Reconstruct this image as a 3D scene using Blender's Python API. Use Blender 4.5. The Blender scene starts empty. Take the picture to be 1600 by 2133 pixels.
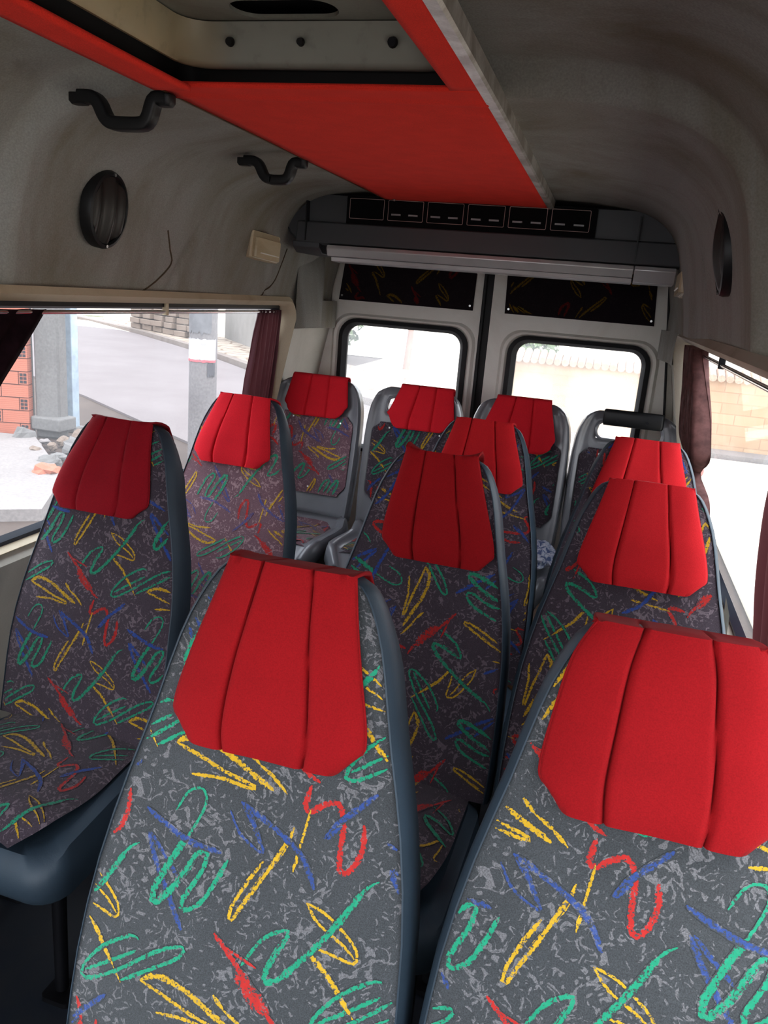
import bpy, bmesh, math, random
from mathutils import Vector, Matrix, noise
random.seed(7)
S = bpy.context.scene
C = S.collection
FL = 1.52   # camera height above the van floor

# ------------------------------------------------------------------ camera
cd = bpy.data.cameras.new('camera'); cam = bpy.data.objects.new('camera', cd); C.objects.link(cam)
Rr = Vector((0.95869, 0.27311, 0.07949)); Rd = Vector((0.14703, -0.23658, -0.96042)); Rf = Vector((-0.24350, 0.93244, -0.26696))
m = Matrix((( Rr.x, -Rd.x, -Rf.x, 0), (Rr.y, -Rd.y, -Rf.y, 0), (Rr.z, -Rd.z, -Rf.z, FL), (0, 0, 0, 1)))
cam.matrix_world = m
cd.sensor_fit = 'HORIZONTAL'; cd.sensor_width = 36; cd.lens = 36*1650/1600; cd.clip_start = 0.02; cd.clip_end = 300
S.camera = cam
S.view_settings.view_transform = 'Standard'
S.view_settings.look = 'Medium High Contrast'
S.view_settings.exposure = 0.0

# ------------------------------------------------------------------ material helpers
def nmat(name):
    mt = bpy.data.materials.new(name); mt.use_nodes = True
    nt = mt.node_tree; b = nt.nodes['Principled BSDF']
    return mt, nt, b
def nd(nt, typ, **kw):
    n = nt.nodes.new(typ)
    for k, v in kw.items():
        if k in n.inputs: n.inputs[k].default_value = v
        else: setattr(n, k, v)
    return n
def lk(nt, a, b): nt.links.new(a, b)
def ramp(nt, fac, stops):
    r = nt.nodes.new('ShaderNodeValToRGB'); e = r.color_ramp.elements
    while len(e) < len(stops): e.new(0.5)
    for q, (p, c) in zip(e, stops):
        q.position = p; q.color = (c[0], c[1], c[2], 1) if not isinstance(c, (int, float)) else (c, c, c, 1)
    lk(nt, fac, r.inputs[0]); return r.outputs[0]
def noise_n(nt, co, scale, detail=4, rough=.55, dist=0):
    n = nd(nt, 'ShaderNodeTexNoise', Scale=scale, Detail=detail, Roughness=rough, Distortion=dist)
    lk(nt, co, n.inputs['Vector']); return n.outputs['Fac']
def objco(nt): return nt.nodes.new('ShaderNodeTexCoord').outputs['Object']
def bump(nt, b, h, strength=.3, dist=.002):
    n = nd(nt, 'ShaderNodeBump', Strength=strength, Distance=dist); lk(nt, h, n.inputs['Height']); lk(nt, n.outputs[0], b.inputs['Normal'])
def mixc(nt, fac, a, b_, mode='MIX'):
    n = nt.nodes.new('ShaderNodeMix'); n.data_type = 'RGBA'; n.blend_type = mode
    for sck, v in ((n.inputs[0], fac), (n.inputs[6], a), (n.inputs[7], b_)):
        if isinstance(v, (int, float)): sck.default_value = v
        elif isinstance(v, tuple): sck.default_value = (v[0], v[1], v[2], 1)
        else: lk(nt, v, sck)
    return n.outputs[2]
def plain(name, col, rough=.6, metal=0, var=.15, scale=8, bmp=0, bscale=200, spec=.5, coat=0):
    mt, nt, b = nmat(name); co = objco(nt)
    f = noise_n(nt, co, scale, 5)
    c1 = tuple(max(0, x*(1-var)) for x in col); c2 = tuple(min(1, x*(1+var)) for x in col)
    lk(nt, ramp(nt, f, [(.35, c1), (.65, c2)]), b.inputs['Base Color'])
    b.inputs['Roughness'].default_value = rough; b.inputs['Metallic'].default_value = metal
    b.inputs['Specular IOR Level'].default_value = spec
    if coat: b.inputs['Coat Weight'].default_value = coat; b.inputs['Coat Roughness'].default_value = .15
    if bmp: bump(nt, b, noise_n(nt, co, bscale, 2), bmp, .001)
    return mt

def fabric_base(nt, co, dark, light):
    # mottled upholstery ground: dark cloth with small pale shards
    d1 = nd(nt, 'ShaderNodeTexNoise', Scale=30, Detail=2); lk(nt, co, d1.inputs['Vector'])
    off = nd(nt, 'ShaderNodeVectorMath', operation='MULTIPLY_ADD'); lk(nt, d1.outputs['Color'], off.inputs[0]); off.inputs[1].default_value = (.035, .035, .035); lk(nt, co, off.inputs[2])
    a = nd(nt, 'ShaderNodeTexNoise', Scale=60, Detail=2, Roughness=.45, Distortion=2.2); lk(nt, off.outputs[0], a.inputs['Vector'])
    gap = noise_n(nt, co, 22, 2)
    ad = nd(nt, 'ShaderNodeMath', operation='MULTIPLY_ADD'); lk(nt, gap, ad.inputs[0]); ad.inputs[1].default_value = .35; lk(nt, a.outputs['Fac'], ad.inputs[2])
    msk = ramp(nt, ad.outputs[0], [(.755, 0.0), (.785, 1.0)])
    big = noise_n(nt, co, 9, 3)
    g = mixc(nt, big, tuple(x*.8 for x in dark), tuple(min(1, x*1.25) for x in dark))
    wv = noise_n(nt, co, 700, 1)
    lc = mixc(nt, wv, tuple(x*.7 for x in light), tuple(x*1.2 for x in light))
    sub = nd(nt, 'ShaderNodeMath', operation='MULTIPLY'); lk(nt, msk, sub.inputs[0]); sub.inputs[1].default_value = .8
    c = mixc(nt, sub.outputs[0], g, lc)
    w2 = ramp(nt, wv, [(.3, .72), (.7, 1.2)])
    return mixc(nt, 1.0, c, w2, 'MULTIPLY')
def fabric(name, dark, light, stroke=None):
    mt, nt, b = nmat(name); co = objco(nt)
    c = fabric_base(nt, co, dark, light)
    if stroke:
        # crayon-like edge and breaks, driven by the across-stroke coordinate in the UV map
        uv = nt.nodes.new('ShaderNodeUVMap').outputs[0]
        sep = nt.nodes.new('ShaderNodeSeparateXYZ'); lk(nt, uv, sep.inputs[0])
        n1 = noise_n(nt, co, 260, 3, .7); n2 = noise_n(nt, co, 90, 2)
        edge = nd(nt, 'ShaderNodeMath', operation='ABSOLUTE'); lk(nt, sep.outputs[0], edge.inputs[0])   # 0 centre .. 1 edge
        s1 = nd(nt, 'ShaderNodeMath', operation='MULTIPLY_ADD'); lk(nt, n1, s1.inputs[0]); s1.inputs[1].default_value = 1.9; s1.inputs[2].default_value = -.50
        s2 = nd(nt, 'ShaderNodeMath', operation='SUBTRACT'); lk(nt, s1.outputs[0], s2.inputs[0])
        e2 = nd(nt, 'ShaderNodeMath', operation='POWER'); lk(nt, edge.outputs[0], e2.inputs[0]); e2.inputs[1].default_value = 2.0
        e3 = nd(nt, 'ShaderNodeMath', operation='MULTIPLY'); lk(nt, e2.outputs[0], e3.inputs[0]); e3.inputs[1].default_value = .62
        lk(nt, e3.outputs[0], s2.inputs[1])
        dip = nd(nt, 'ShaderNodeMath', operation='SUBTRACT'); dip.inputs[0].default_value = 1; lk(nt, e2.outputs[0], dip.inputs[1])
        dp = nd(nt, 'ShaderNodeMath', operation='POWER'); lk(nt, dip.outputs[0], dp.inputs[0]); dp.inputs[1].default_value = 6
        s3 = nd(nt, 'ShaderNodeMath', operation='MULTIPLY_ADD'); lk(nt, dp.outputs[0], s3.inputs[0]); s3.inputs[1].default_value = -.16; lk(nt, s2.outputs[0], s3.inputs[2])
        msk = ramp(nt, s3.outputs[0], [(.10, 0.0), (.34 if stroke[2] > .3 else .2, .72 if stroke[2] > .3 else .92)])
        sc = mixc(nt, n2, tuple(x*.72 for x in stroke), tuple(min(1, x*1.15) for x in stroke))
        c = mixc(nt, msk, c, sc)
    lk(nt, c, b.inputs['Base Color'])
    b.inputs['Roughness'].default_value = .95; b.inputs['Specular IOR Level'].default_value = .15
    b.inputs['Sheen Weight'].default_value = .15; b.inputs['Sheen Roughness'].default_value = .6
    bump(nt, b, noise_n(nt, co, 900, 1), .25, .0006)
    return mt
STROKE = {'Y': (.62, .39, .022), 'G': (.02, .33, .19), 'R': (.50, .03, .025), 'B': (.035, .09, .34)}
FAB = {}
def fabset(key, dark, light, k=1.0):
    L_ = [fabric('fabric_'+key, dark, light)]
    for q in 'YGRB': L_.append(fabric('fabric_%s_%s' % (key, q), dark, light, tuple(x*k for x in STROKE[q])))
    FAB[key] = L_
fabset('grey', (.062, .068, .073), (.19, .19, .20))
fabset('purple', (.055, .043, .055), (.155, .125, .145), .72)
fabset('mauve', (.165, .098, .118), (.36, .25, .27), .9)  # seat cloth in a lighter tint, for window daylight and wear
fabset('dark', (.016, .010, .014), (.024, .017, .02), .28)

def felt(name, col):
    mt, nt, b = nmat(name); co = objco(nt)
    f = noise_n(nt, co, 14, 4); g = noise_n(nt, co, 600, 2)
    c = mixc(nt, f, tuple(x*.85 for x in col), tuple(min(1, x*1.1) for x in col))
    c = mixc(nt, 1.0, c, ramp(nt, g, [(.3, .86), (.7, 1.1)]), 'MULTIPLY')
    lk(nt, c, b.inputs['Base Color']); b.inputs['Roughness'].default_value = .92
    b.inputs['Specular IOR Level'].default_value = .2
    b.inputs['Sheen Weight'].default_value = .05; b.inputs['Sheen Tint'].default_value = (1, .5, .5, 1)
    bump(nt, b, g, .25, .0008); return mt
M_RED = felt('red_felt', (.285, .009, .013))
M_RED1 = felt('crimson_felt', (.25, .009, .018)); M_RED2 = felt('lit_red_felt', (.42, .016, .022)); M_RED3 = felt('brightly_lit_red_felt', (.58, .020, .034))  # lighter reds put daylight into the colour of the farther covers
M_PANEL = felt('red_panel_cloth', (.86, .060, .040))
M_VINYL = plain('slate_vinyl', (.036, .055, .075), .5, 0, .12, 6, .15, 350, .4)
M_BLACK = plain('black_plastic', (.012, .013, .015), .45, 0, .2, 10)
M_RUBBER = plain('black_rubber', (.018, .018, .02), .6)
M_CONS = plain('grey_console_plastic', (.078, .082, .090), .5, 0, .06, 4, .1, 500, .5)
M_CONSLIP = plain('grey_satin_lip', (.50, .50, .51), .24, .2, .08, 5, 0, 1, .9)
M_SHELL = plain('grey_seat_plastic', (.20, .205, .225), .28, 0, .08, 6, 0, 1, .6)
M_METAL = plain('dark_steel', (.02, .02, .024), .4, .7)
M_CHROME = plain('bright_rod', (.75, .75, .78), .18, 1, .03)
M_SCREW = plain('screw_steel', (.4, .4, .4), .3, 1)
M_CREAM = None
def stained(name, base, stain, rough, scale=2.2, amt=.55, fine=.08, metal=0, bmp=.1, streak=(1, 1, 1), lo=.45, hi=.75):
    mt, nt, b = nmat(name); co = objco(nt)
    mp = nt.nodes.new('ShaderNodeMapping'); lk(nt, co, mp.inputs[0]); mp.inputs['Scale'].default_value = streak
    f = noise_n(nt, mp.outputs[0], scale, 8, .62, .6)
    fr = ramp(nt, f, [(lo, 0.0), (hi, 1.0)])
    mu = nd(nt, 'ShaderNodeMath', operation='MULTIPLY'); lk(nt, fr, mu.inputs[0]); mu.inputs[1].default_value = amt
    c = mixc(nt, mu.outputs[0], base, stain)
    g = noise_n(nt, co, 260, 3)
    c = mixc(nt, 1.0, c, ramp(nt, g, [(.3, 1-fine), (.7, 1+fine)]), 'MULTIPLY')
    lk(nt, c, b.inputs['Base Color']); b.inputs['Roughness'].default_value = rough; b.inputs['Metallic'].default_value = metal
    if bmp: bump(nt, b, g, bmp, .001)
    return mt
M_LINER = stained('grey_roof_lining_cloth', (.335, .332, .315), (.175, .145, .095), .95, 2.6, .72, .12, streak=(1, 1.2, .45), lo=.42, hi=.7)
M_CREAM = stained('cream_trim_paint', (.62, .54, .40), (.33, .22, .10), .5, 3, .5, .03)
M_CREAM2 = stained('dirty_cream_trim', (.40, .36, .30), (.20, .15, .09), .6, 3, .6, .03)
M_DOOR = stained('off_white_door_paint', (.72, .70, .65), (.44, .38, .30), .4, 3, .4, .02, bmp=0)
M_LOWER = stained('beige_side_panel', (.42, .40, .35), (.25, .22, .17), .5, 3, .5, .03)
M_HATCH = stained('grey_green_hatch_metal', (.30, .31, .275), (.16, .145, .10), .5, 5, .6, .05)
M_HATCHC = stained('cream_hatch_metal', (.46, .39, .25), (.25, .18, .09), .5, 5, .5, .05)
def hatch_grad():
    mt, nt, b = nmat('hatch_metal_cream_to_grey'); co = objco(nt); sx = nt.nodes.new('ShaderNodeSeparateXYZ'); lk(nt, co, sx.inputs[0])
    g = noise_n(nt, co, 6, 5); a = nd(nt, 'ShaderNodeMath', operation='MULTIPLY_ADD'); lk(nt, g, a.inputs[0]); a.inputs[1].default_value = .12; lk(nt, sx.outputs[0], a.inputs[2])
    k = nd(nt, 'ShaderNodeMath', operation='MULTIPLY_ADD'); lk(nt, a.outputs[0], k.inputs[0]); k.inputs[1].default_value = 3.0; k.inputs[2].default_value = 1.0
    s2 = noise_n(nt, co, 30, 4)
    c = mixc(nt, ramp(nt, k.outputs[0], [(.40, 0.0), (.75, 1.0)]), (.46, .38, .24), (.32, .335, .30))
    c = mixc(nt, 1.0, c, ramp(nt, s2, [(.25, .82), (.42, 1.0), (.8, 1.05)]), 'MULTIPLY')
    lk(nt, c, b.inputs['Base Color']); b.inputs['Roughness'].default_value = .4; return mt
M_HATCHG = hatch_grad()
M_FLOOR = stained('dark_floor_rubber', (.012, .016, .024), (.03, .03, .03), .5, 6, .5)
M_ALU = stained('worn_aluminium_edge', (.80, .78, .74), (.34, .29, .24), .35, 7, .7, .06, metal=.45, bmp=0, streak=(1, 1, 1), lo=.42, hi=.58)
M_WOOD = plain('dark_brown_board', (.12, .055, .025), .6, 0, .3, 8)
def curtain_mat():
    mt, nt, b = nmat('maroon_curtain_cloth'); co = objco(nt)
    f = noise_n(nt, co, 30, 3)
    lk(nt, mixc(nt, f, (.055, .022, .03), (.085, .035, .045)), b.inputs['Base Color']); b.inputs['Roughness'].default_value = .85
    b.inputs['Sheen Weight'].default_value = .2
    tr = nt.nodes.new('ShaderNodeBsdfTranslucent'); tr.inputs[0].default_value = (.22, .07, .075, 1)
    mx = nt.nodes.new('ShaderNodeMixShader'); mx.inputs[0].default_value = .16
    out = nt.nodes['Material Output']; lk(nt, b.outputs[0], mx.inputs[1]); lk(nt, tr.outputs[0], mx.inputs[2]); lk(nt, mx.outputs[0], out.inputs[0])
    return mt
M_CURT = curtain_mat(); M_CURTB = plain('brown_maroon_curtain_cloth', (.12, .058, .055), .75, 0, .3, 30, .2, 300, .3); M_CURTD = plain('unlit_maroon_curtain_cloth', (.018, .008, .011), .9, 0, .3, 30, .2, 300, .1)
def glass_mat(name, haze, tint=(1, 1, 1)):
    mt, nt, b = nmat(name); nt.nodes.remove(b)
    out = nt.nodes['Material Output']
    tr = nt.nodes.new('ShaderNodeBsdfTransparent'); tr.inputs[0].default_value = (*tint, 1)
    gl = nt.nodes.new('ShaderNodeBsdfGlossy'); gl.inputs['Roughness'].default_value = .03
    fr = nt.nodes.new('ShaderNodeFresnel'); fr.inputs[0].default_value = 1.25
    mx = nt.nodes.new('ShaderNodeMixShader'); fm = nd(nt, 'ShaderNodeMath', operation='MULTIPLY'); lk(nt, fr.outputs[0], fm.inputs[0]); fm.inputs[1].default_value = .22; lk(nt, fm.outputs[0], mx.inputs[0]); lk(nt, tr.outputs[0], mx.inputs[1]); lk(nt, gl.outputs[0], mx.inputs[2])
    # haze film: scatters outside light toward the inside
    tl = nt.nodes.new('ShaderNodeBsdfTranslucent'); tl.inputs[0].default_value = (.95, .97, 1, 1)
    co = objco(nt); f = noise_n(nt, co, 3, 4)
    mr = ramp(nt, f, [(.3, haze*.7), (.7, haze*1.2)])
    m2 = nt.nodes.new('ShaderNodeMixShader'); lk(nt, mr, m2.inputs[0]); lk(nt, mx.outputs[0], m2.inputs[1]); lk(nt, tl.outputs[0], m2.inputs[2])
    lk(nt, m2.outputs[0], out.inputs[0]); return mt
M_GLASS = glass_mat('side_window_glass', .07)
M_GLASSR = glass_mat('hazy_rear_glass', .22)

# ------------------------------------------------------------------ geometry helpers
class MB:
    def __init__(s): s.v = []; s.f = []; s.m = []; s.uv = {}
    def add(s, vs, fs, mi=0):
        o = len(s.v); s.v += [tuple(p) for p in vs]; s.f += [tuple(i+o for i in f) for f in fs]; s.m += [mi]*len(fs); return o
    def grid(s, nu, nv, fn, mi=0, closeu=False):
        vs = [fn(i, j) for j in range(nv) for i in range(nu)]; fs = []
        for j in range(nv-1):
            for i in range(nu if closeu else nu-1):
                a = j*nu+i; b = j*nu+(i+1) % nu; fs.append((a, b, b+nu, a+nu))
        return s.add(vs, fs, mi)
    def box(s, x0, x1, y0, y1, z0, z1, mi=0):
        vs = [(x, y, z) for z in (z0, z1) for y in (y0, y1) for x in (x0, x1)]
        s.add(vs, [(0, 2, 3, 1), (4, 5, 7, 6), (0, 1, 5, 4), (2, 6, 7, 3), (0, 4, 6, 2), (1, 3, 7, 5)], mi)
    def tube(s, pts, r, n=8, mi=0, cap=True):
        pts = [Vector(p) for p in pts]; rs = r if isinstance(r, (list, tuple)) else [r]*len(pts); o = len(s.v); up = None
        for k, p in enumerate(pts):
            t = (pts[min(k+1, len(pts)-1)]-pts[max(k-1, 0)]).normalized()
            if up is None: up = Vector((0, 0, 1)) if abs(t.z) < .9 else Vector((1, 0, 0))
            a = t.cross(up).normalized(); up = a.cross(t).normalized()
            for i in range(n):
                an = 2*math.pi*i/n; s.v.append(tuple(p+rs[k]*(math.cos(an)*a+math.sin(an)*up)))
        for k in range(len(pts)-1):
            for i in range(n):
                a = o+k*n+i; b = o+k*n+(i+1) % n; s.f.append((a, a+n, b+n, b)); s.m.append(mi)
        if cap:
            s.f.append(tuple(o+i for i in range(n))); s.m.append(mi)
            e = o+(len(pts)-1)*n; s.f.append(tuple(e+i for i in reversed(range(n)))); s.m.append(mi)
    def bridge(s, A, B, mi=0, close=True):
        n = len(A); o = len(s.v); s.v += [tuple(p) for p in A]+[tuple(p) for p in B]
        for i in range(n if close else n-1):
            j = (i+1) % n; s.f.append((o+i, o+j, o+n+j, o+n+i)); s.m.append(mi)
    def loops(s, Ls, mi=0, capa=False, capb=False):
        n = len(Ls[0]); o = len(s.v)
        for L_ in Ls: s.v += [tuple(p) for p in L_]
        for k in range(len(Ls)-1):
            for i in range(n):
                j = (i+1) % n; s.f.append((o+k*n+i, o+k*n+j, o+(k+1)*n+j, o+(k+1)*n+i)); s.m.append(mi)
        if capa: s.f.append(tuple(o+i for i in reversed(range(n)))); s.m.append(mi)
        if capb: s.f.append(tuple(o+(len(Ls)-1)*n+i for i in range(n))); s.m.append(mi)
    def build(s, name, mats, parent=None, smooth=True, angle=40, fixn=True, bevel=0):
        me = bpy.data.meshes.new(name); me.from_pydata(s.v, [], s.f)
        for mt in (mats if isinstance(mats, list) else [mats]): me.materials.append(mt)
        for p, mi in zip(me.polygons, s.m): p.material_index = mi
        if s.uv:
            ul = me.uv_layers.new(name='UVMap')
            for lp in me.loops:
                if lp.vertex_index in s.uv: ul.data[lp.index].uv = s.uv[lp.vertex_index]
        if fixn:
            bm = bmesh.new(); bm.from_mesh(me); bmesh.ops.recalc_face_normals(bm, faces=bm.faces[:]); bm.to_mesh(me); bm.free()
        if smooth:
            for p in me.polygons: p.use_smooth = True
            try: me.set_sharp_from_angle(angle=math.radians(angle))
            except Exception: pass
        o = bpy.data.objects.new(name, me); C.objects.link(o)
        if parent: o.parent = parent
        if bevel:
            b = o.modifiers.new('bevel', 'BEVEL'); b.width = bevel; b.segments = 2; b.limit_method = 'ANGLE'
        return o
def tag(o, label, cat, group=None, kind=None):
    o['label'] = label; o['category'] = cat
    if group: o['group'] = group
    if kind: o['kind'] = kind
    return o
def empty(name, loc=(0, 0, 0), rz=0):
    o = bpy.data.objects.new(name, None); C.objects.link(o); o.location = loc; o.rotation_euler = (0, 0, rz); o.empty_display_size = .1; return o
def struct(o, label, cat='structure'):
    o['kind'] = 'structure'; o['label'] = label; o['category'] = cat; return o
def cp(o, parent=None):
    c = o.copy(); C.objects.link(c)
    if parent: c.parent = parent
    for ch in [x for x in bpy.data.objects if x.parent == o]: cp(ch, c)
    return c
def interp(tab, t):
    if t <= tab[0][0]: return tab[0][1]
    for k in range(len(tab)-1):
        (a, p), (b, q) = tab[k], tab[k+1]
        if t <= b:
            # monotone-ish cosine/linear blend through neighbours (Catmull-Rom)
            p0 = tab[k-1] if k > 0 else (a-(b-a), p-(q-p)); p3 = tab[k+2] if k+2 < len(tab) else (b+(b-a), q+(q-p))
            u = (t-a)/(b-a); m0 = (q-p0[1])/(b-p0[0])*(b-a); m1 = (p3[1]-p)/(p3[0]-a)*(b-a)
            return (2*u**3-3*u*u+1)*p+(u**3-2*u*u+u)*m0+(-2*u**3+3*u*u)*q+(u**3-u*u)*m1
    return tab[-1][1]
def sstep(a, b, x):
    u = max(0, min(1, (x-a)/(b-a))); return u*u*(3-2*u)
def spline(pts, step=.005):
    out = []
    P_ = [Vector((p[0], p[1])) for p in pts]
    if len(P_) == 2: P_ = [P_[0], (P_[0]+P_[1])/2, P_[1]]
    for k in range(len(P_)-1):
        p0 = P_[max(k-1, 0)]; p1 = P_[k]; p2 = P_[k+1]; p3 = P_[min(k+2, len(P_)-1)]
        n = max(2, int((p2-p1).length/step))
        for i in range(n):
            u = i/n
            out.append(.5*((2*p1)+(p2-p0)*u+(2*p0-5*p1+4*p2-p3)*u*u+(3*p1-p0-3*p2+p3)*u**3))
    out.append(P_[-1]); return out
def rrect(x0, x1, z0, z1, r, n=6):
    pts = []
    for cx, cz, a0 in ((x1-r, z1-r, 0), (x0+r, z1-r, 90), (x0+r, z0+r, 180), (x1-r, z0+r, 270)):
        for i in range(n+1):
            a = math.radians(a0+90*i/n); pts.append((cx+r*math.cos(a), cz+r*math.sin(a)))
    return pts

PAT=[
('R',6,[(0.0673, 0.2586), (0.0629, 0.2867), (0.0722, 0.2895), (0.0879, 0.2773), (0.1031, 0.2736), (0.1128, 0.2913), (0.1146, 0.3243), (0.1164, 0.3472), (0.1244, 0.3534), (0.1358, 0.3388), (0.1411, 0.3176), (0.1387, 0.2916)]),
('Y',3,[(0.0703, 0.2883), (0.0664, 0.3196), (0.0613, 0.3547), (0.0604, 0.3668)]),
('Y',5,[(0.0632, 0.344), (0.0601, 0.3651)]),
('Y',4,[(0.0531, 0.3144), (0.0437, 0.3456), (0.017, 0.3935), (-0.0066, 0.441), (-0.0103, 0.4299), (0.0029, 0.3972), (0.0212, 0.3633)]),
('Y',4,[(0.0497, 0.3271), (0.0229, 0.3851), (-0.0039, 0.4351)]),
('B',3,[(-0.033, 0.3132), (-0.0139, 0.3396), (0.0179, 0.3539), (0.0051, 0.3314), (-0.0203, 0.2998)]),
('B',6,[(-0.0203, 0.2998), (0.0074, 0.312), (0.0428, 0.3288), (0.071, 0.3488), (0.0903, 0.3808)]),
('B',5,[(-0.0086, 0.3038), (0.0023, 0.3253), (0.0171, 0.349)]),
('B',6,[(0.1496, 0.2526), (0.1201, 0.2829), (0.0993, 0.3047)]),
('B',5,[(0.0993, 0.3047), (0.0943, 0.3177), (0.1122, 0.2982)]),
('G',3,[(-0.1061, 0.3308), (-0.0915, 0.3027), (-0.0734, 0.2967), (-0.0667, 0.3143), (-0.0826, 0.3567), (-0.1029, 0.3969)]),
('G',7,[(-0.0826, 0.3567), (-0.1029, 0.3969), (-0.1178, 0.4361), (-0.1102, 0.4465), (-0.0879, 0.4177), (-0.0677, 0.3774)]),
('G',5,[(-0.0879, 0.4177), (-0.0677, 0.3774), (-0.0537, 0.3704), (-0.0571, 0.3956), (-0.0754, 0.4354), (-0.0698, 0.4461), (-0.0511, 0.4323), (-0.0369, 0.4042), (-0.0251, 0.3734)]),
('B',6,[(-0.148, 0.3374), (-0.1226, 0.3489), (-0.0815, 0.3634), (-0.0354, 0.3674)]),
('B',6,[(-0.1391, 0.3672), (-0.1221, 0.3984), (-0.0919, 0.4398), (-0.0696, 0.4705)]),
('B',5,[(-0.1353, 0.3663), (-0.112, 0.3887), (-0.0872, 0.4104)]),
('Y',3,[(0.0842, 0.3976), (0.1117, 0.4052), (0.1466, 0.4288), (0.1556, 0.4428), (0.152, 0.4521), (0.1255, 0.4481), (0.1005, 0.4451)]),
('Y',3,[(0.0842, 0.3976), (0.1032, 0.4176), (0.1372, 0.4348), (0.1529, 0.4469)]),
('Y',5,[(0.0977, 0.4493), (0.1004, 0.4552), (0.1262, 0.4745), (0.1429, 0.4929), (0.1596, 0.5111)]),
('Y',3,[(0.1596, 0.5111), (0.1744, 0.5296)]),
('G',3,[(0.1672, 0.3538), (0.1507, 0.368), (0.1266, 0.4111)]),
('G',6,[(0.1507, 0.368), (0.1266, 0.4111), (0.0982, 0.4525), (0.0655, 0.4923), (0.0486, 0.4989), (0.0521, 0.4758), (0.068, 0.4408)]),
('G',4,[(0.0521, 0.4758), (0.068, 0.4408), (0.0618, 0.4358), (0.0375, 0.4527), (0.0161, 0.4896)]),
('R',5,[(-0.0256, 0.4618), (-0.0019, 0.481), (0.0194, 0.4989)]),
('R',14,[(0.0131, 0.4939), (0.025, 0.5109), (0.0461, 0.5286), (0.0603, 0.5379)]),
('R',5,[(0.0501, 0.5308), (0.067, 0.546), (0.0824, 0.5531)]),
('R',3,[(-0.0106, 0.4731), (0.0127, 0.4803), (0.0358, 0.4873)]),
('G',4,[(-0.1251, 0.4983), (-0.1372, 0.4964), (-0.1766, 0.5235), (-0.203, 0.5599), (-0.1967, 0.5725), (-0.1561, 0.5499), (-0.0967, 0.5044), (-0.0644, 0.49), (-0.0661, 0.5028), (-0.1076, 0.5323), (-0.143, 0.5567)]),
('G',4,[(-0.1985, 0.5622), (-0.1622, 0.5373), (-0.1266, 0.5129)]),
('Y',6,[(-0.115, 0.5468), (-0.0917, 0.5347), (-0.0523, 0.5406), (-0.0073, 0.5618), (0.0246, 0.5761)]),
('Y',4,[(-0.115, 0.5468), (-0.0804, 0.5559), (-0.0401, 0.5683), (-0.0011, 0.5771), (-0.0079, 0.581), (-0.0462, 0.5771), (-0.0878, 0.581)]),
('Y',6,[(-0.0137, 0.5344), (0.0017, 0.5487)]),
('Y',4,[(0.0017, 0.5487), (0.022, 0.5598), (0.0431, 0.5771)]),
]

PA = Vector((.317, -.030)); PB = Vector((.005, .300))
def add_strokes(mb, surf, inside, off=(0, 0), rot=0, span=(-.25, .25, 0, .75), step=.005, lift=.0004, only=None, ws=1.0):
    """print the crayon scribble repeat on a surface: surf(x, t, d) gives the 3-D point d above the cloth"""
    c0 = Vector((0, .42)); ca, sa = math.cos(rot), math.sin(rot); cnt = 0
    for na in range(-3, 4):
        for nb in range(-4, 5):
            for k, (col, w, pts) in enumerate(PAT):
                if only and col not in only: continue
                q = []
                for p in pts:
                    v = Vector(p)+PA*na+PB*nb
                    v = v-c0; v = Vector((v.x*ca-v.y*sa, v.x*sa+v.y*ca))+c0+Vector(off); q.append(v)
                if max(v.x for v in q) < span[0] or min(v.x for v in q) > span[1] or max(v.y for v in q) < span[2] or min(v.y for v in q) > span[3]: continue
                sp = spline(q, step); hw = w*.00080*ws
                run = []
                def flush(run):
                    if len(run) < 3: return
                    o = len(mb.v); n = len(run)
                    d = lift+.00003*(k % 14)
                    for i, p in enumerate(run):
                        t = (run[min(i+1, n-1)]-run[max(i-1, 0)]); t = t.normalized() if t.length > 1e-9 else Vector((1, 0))
                        s_ = Vector((-t.y, t.x)); tap = min(1, .35+i*.25, .35+(n-1-i)*.25)
                        wob = 1+.25*noise.noise(Vector((p.x*60, p.y*60, k)))
                        for e in (-1, 0, 1):
                            pp = p+s_*hw*e*tap*wob; mb.v.append(tuple(surf(pp.x, pp.y, d))); mb.uv[len(mb.v)-1] = (e, 0)
                    for i in range(n-1):
                        for e in (0, 1):
                            a = o+i*3+e; mb.f.append((a, a+1, a+4, a+3)); mb.m.append(1+'YGRB'.index(col))
                for p in sp:
                    if inside(p.x, p.y, hw): run.append(p)
                    else: flush(run); run = []
                flush(run); cnt += 1

# ------------------------------------------------------------------ high-back coach seat
TOPZ = 1.18; K = .28; NRM = math.sqrt(1+K*K); SL = .737
DOWN = Vector((0, -K/NRM, -1/NRM)); NF = Vector((0, -1/NRM, K/NRM)); TOP = Vector((0, 0, TOPZ))
W_TAB = [(0, .080), (.013, .103), (.055, .127), (.10, .143), (.2, .167), (.3, .193), (.4, .212), (.5, .221), (.62, .226), (.75, .225)]
def sw(t): return interp(W_TAB, t)
BORD = .008
def fd(x, t):
    wf = sw(t)-BORD; u = min(1, abs(x)/max(wf, .01))
    return .010*(1-u**4)*min(1, .3+t*6)+.016*math.exp(-((t-.52)/.13)**2)*(1-u*u*.3)+.008*math.exp(-((t-.12)/.1)**2)
def bsurf(x, t, d=0): return TOP+DOWN*t+Vector((x, 0, 0))+NF*(fd(x, t)+d)
TS = [0, .004, .01, .02, .035, .055, .08, .11, .15, .2, .25, .3, .36, .42, .48, .54, .6, .66, .70, .725, .737]
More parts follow.
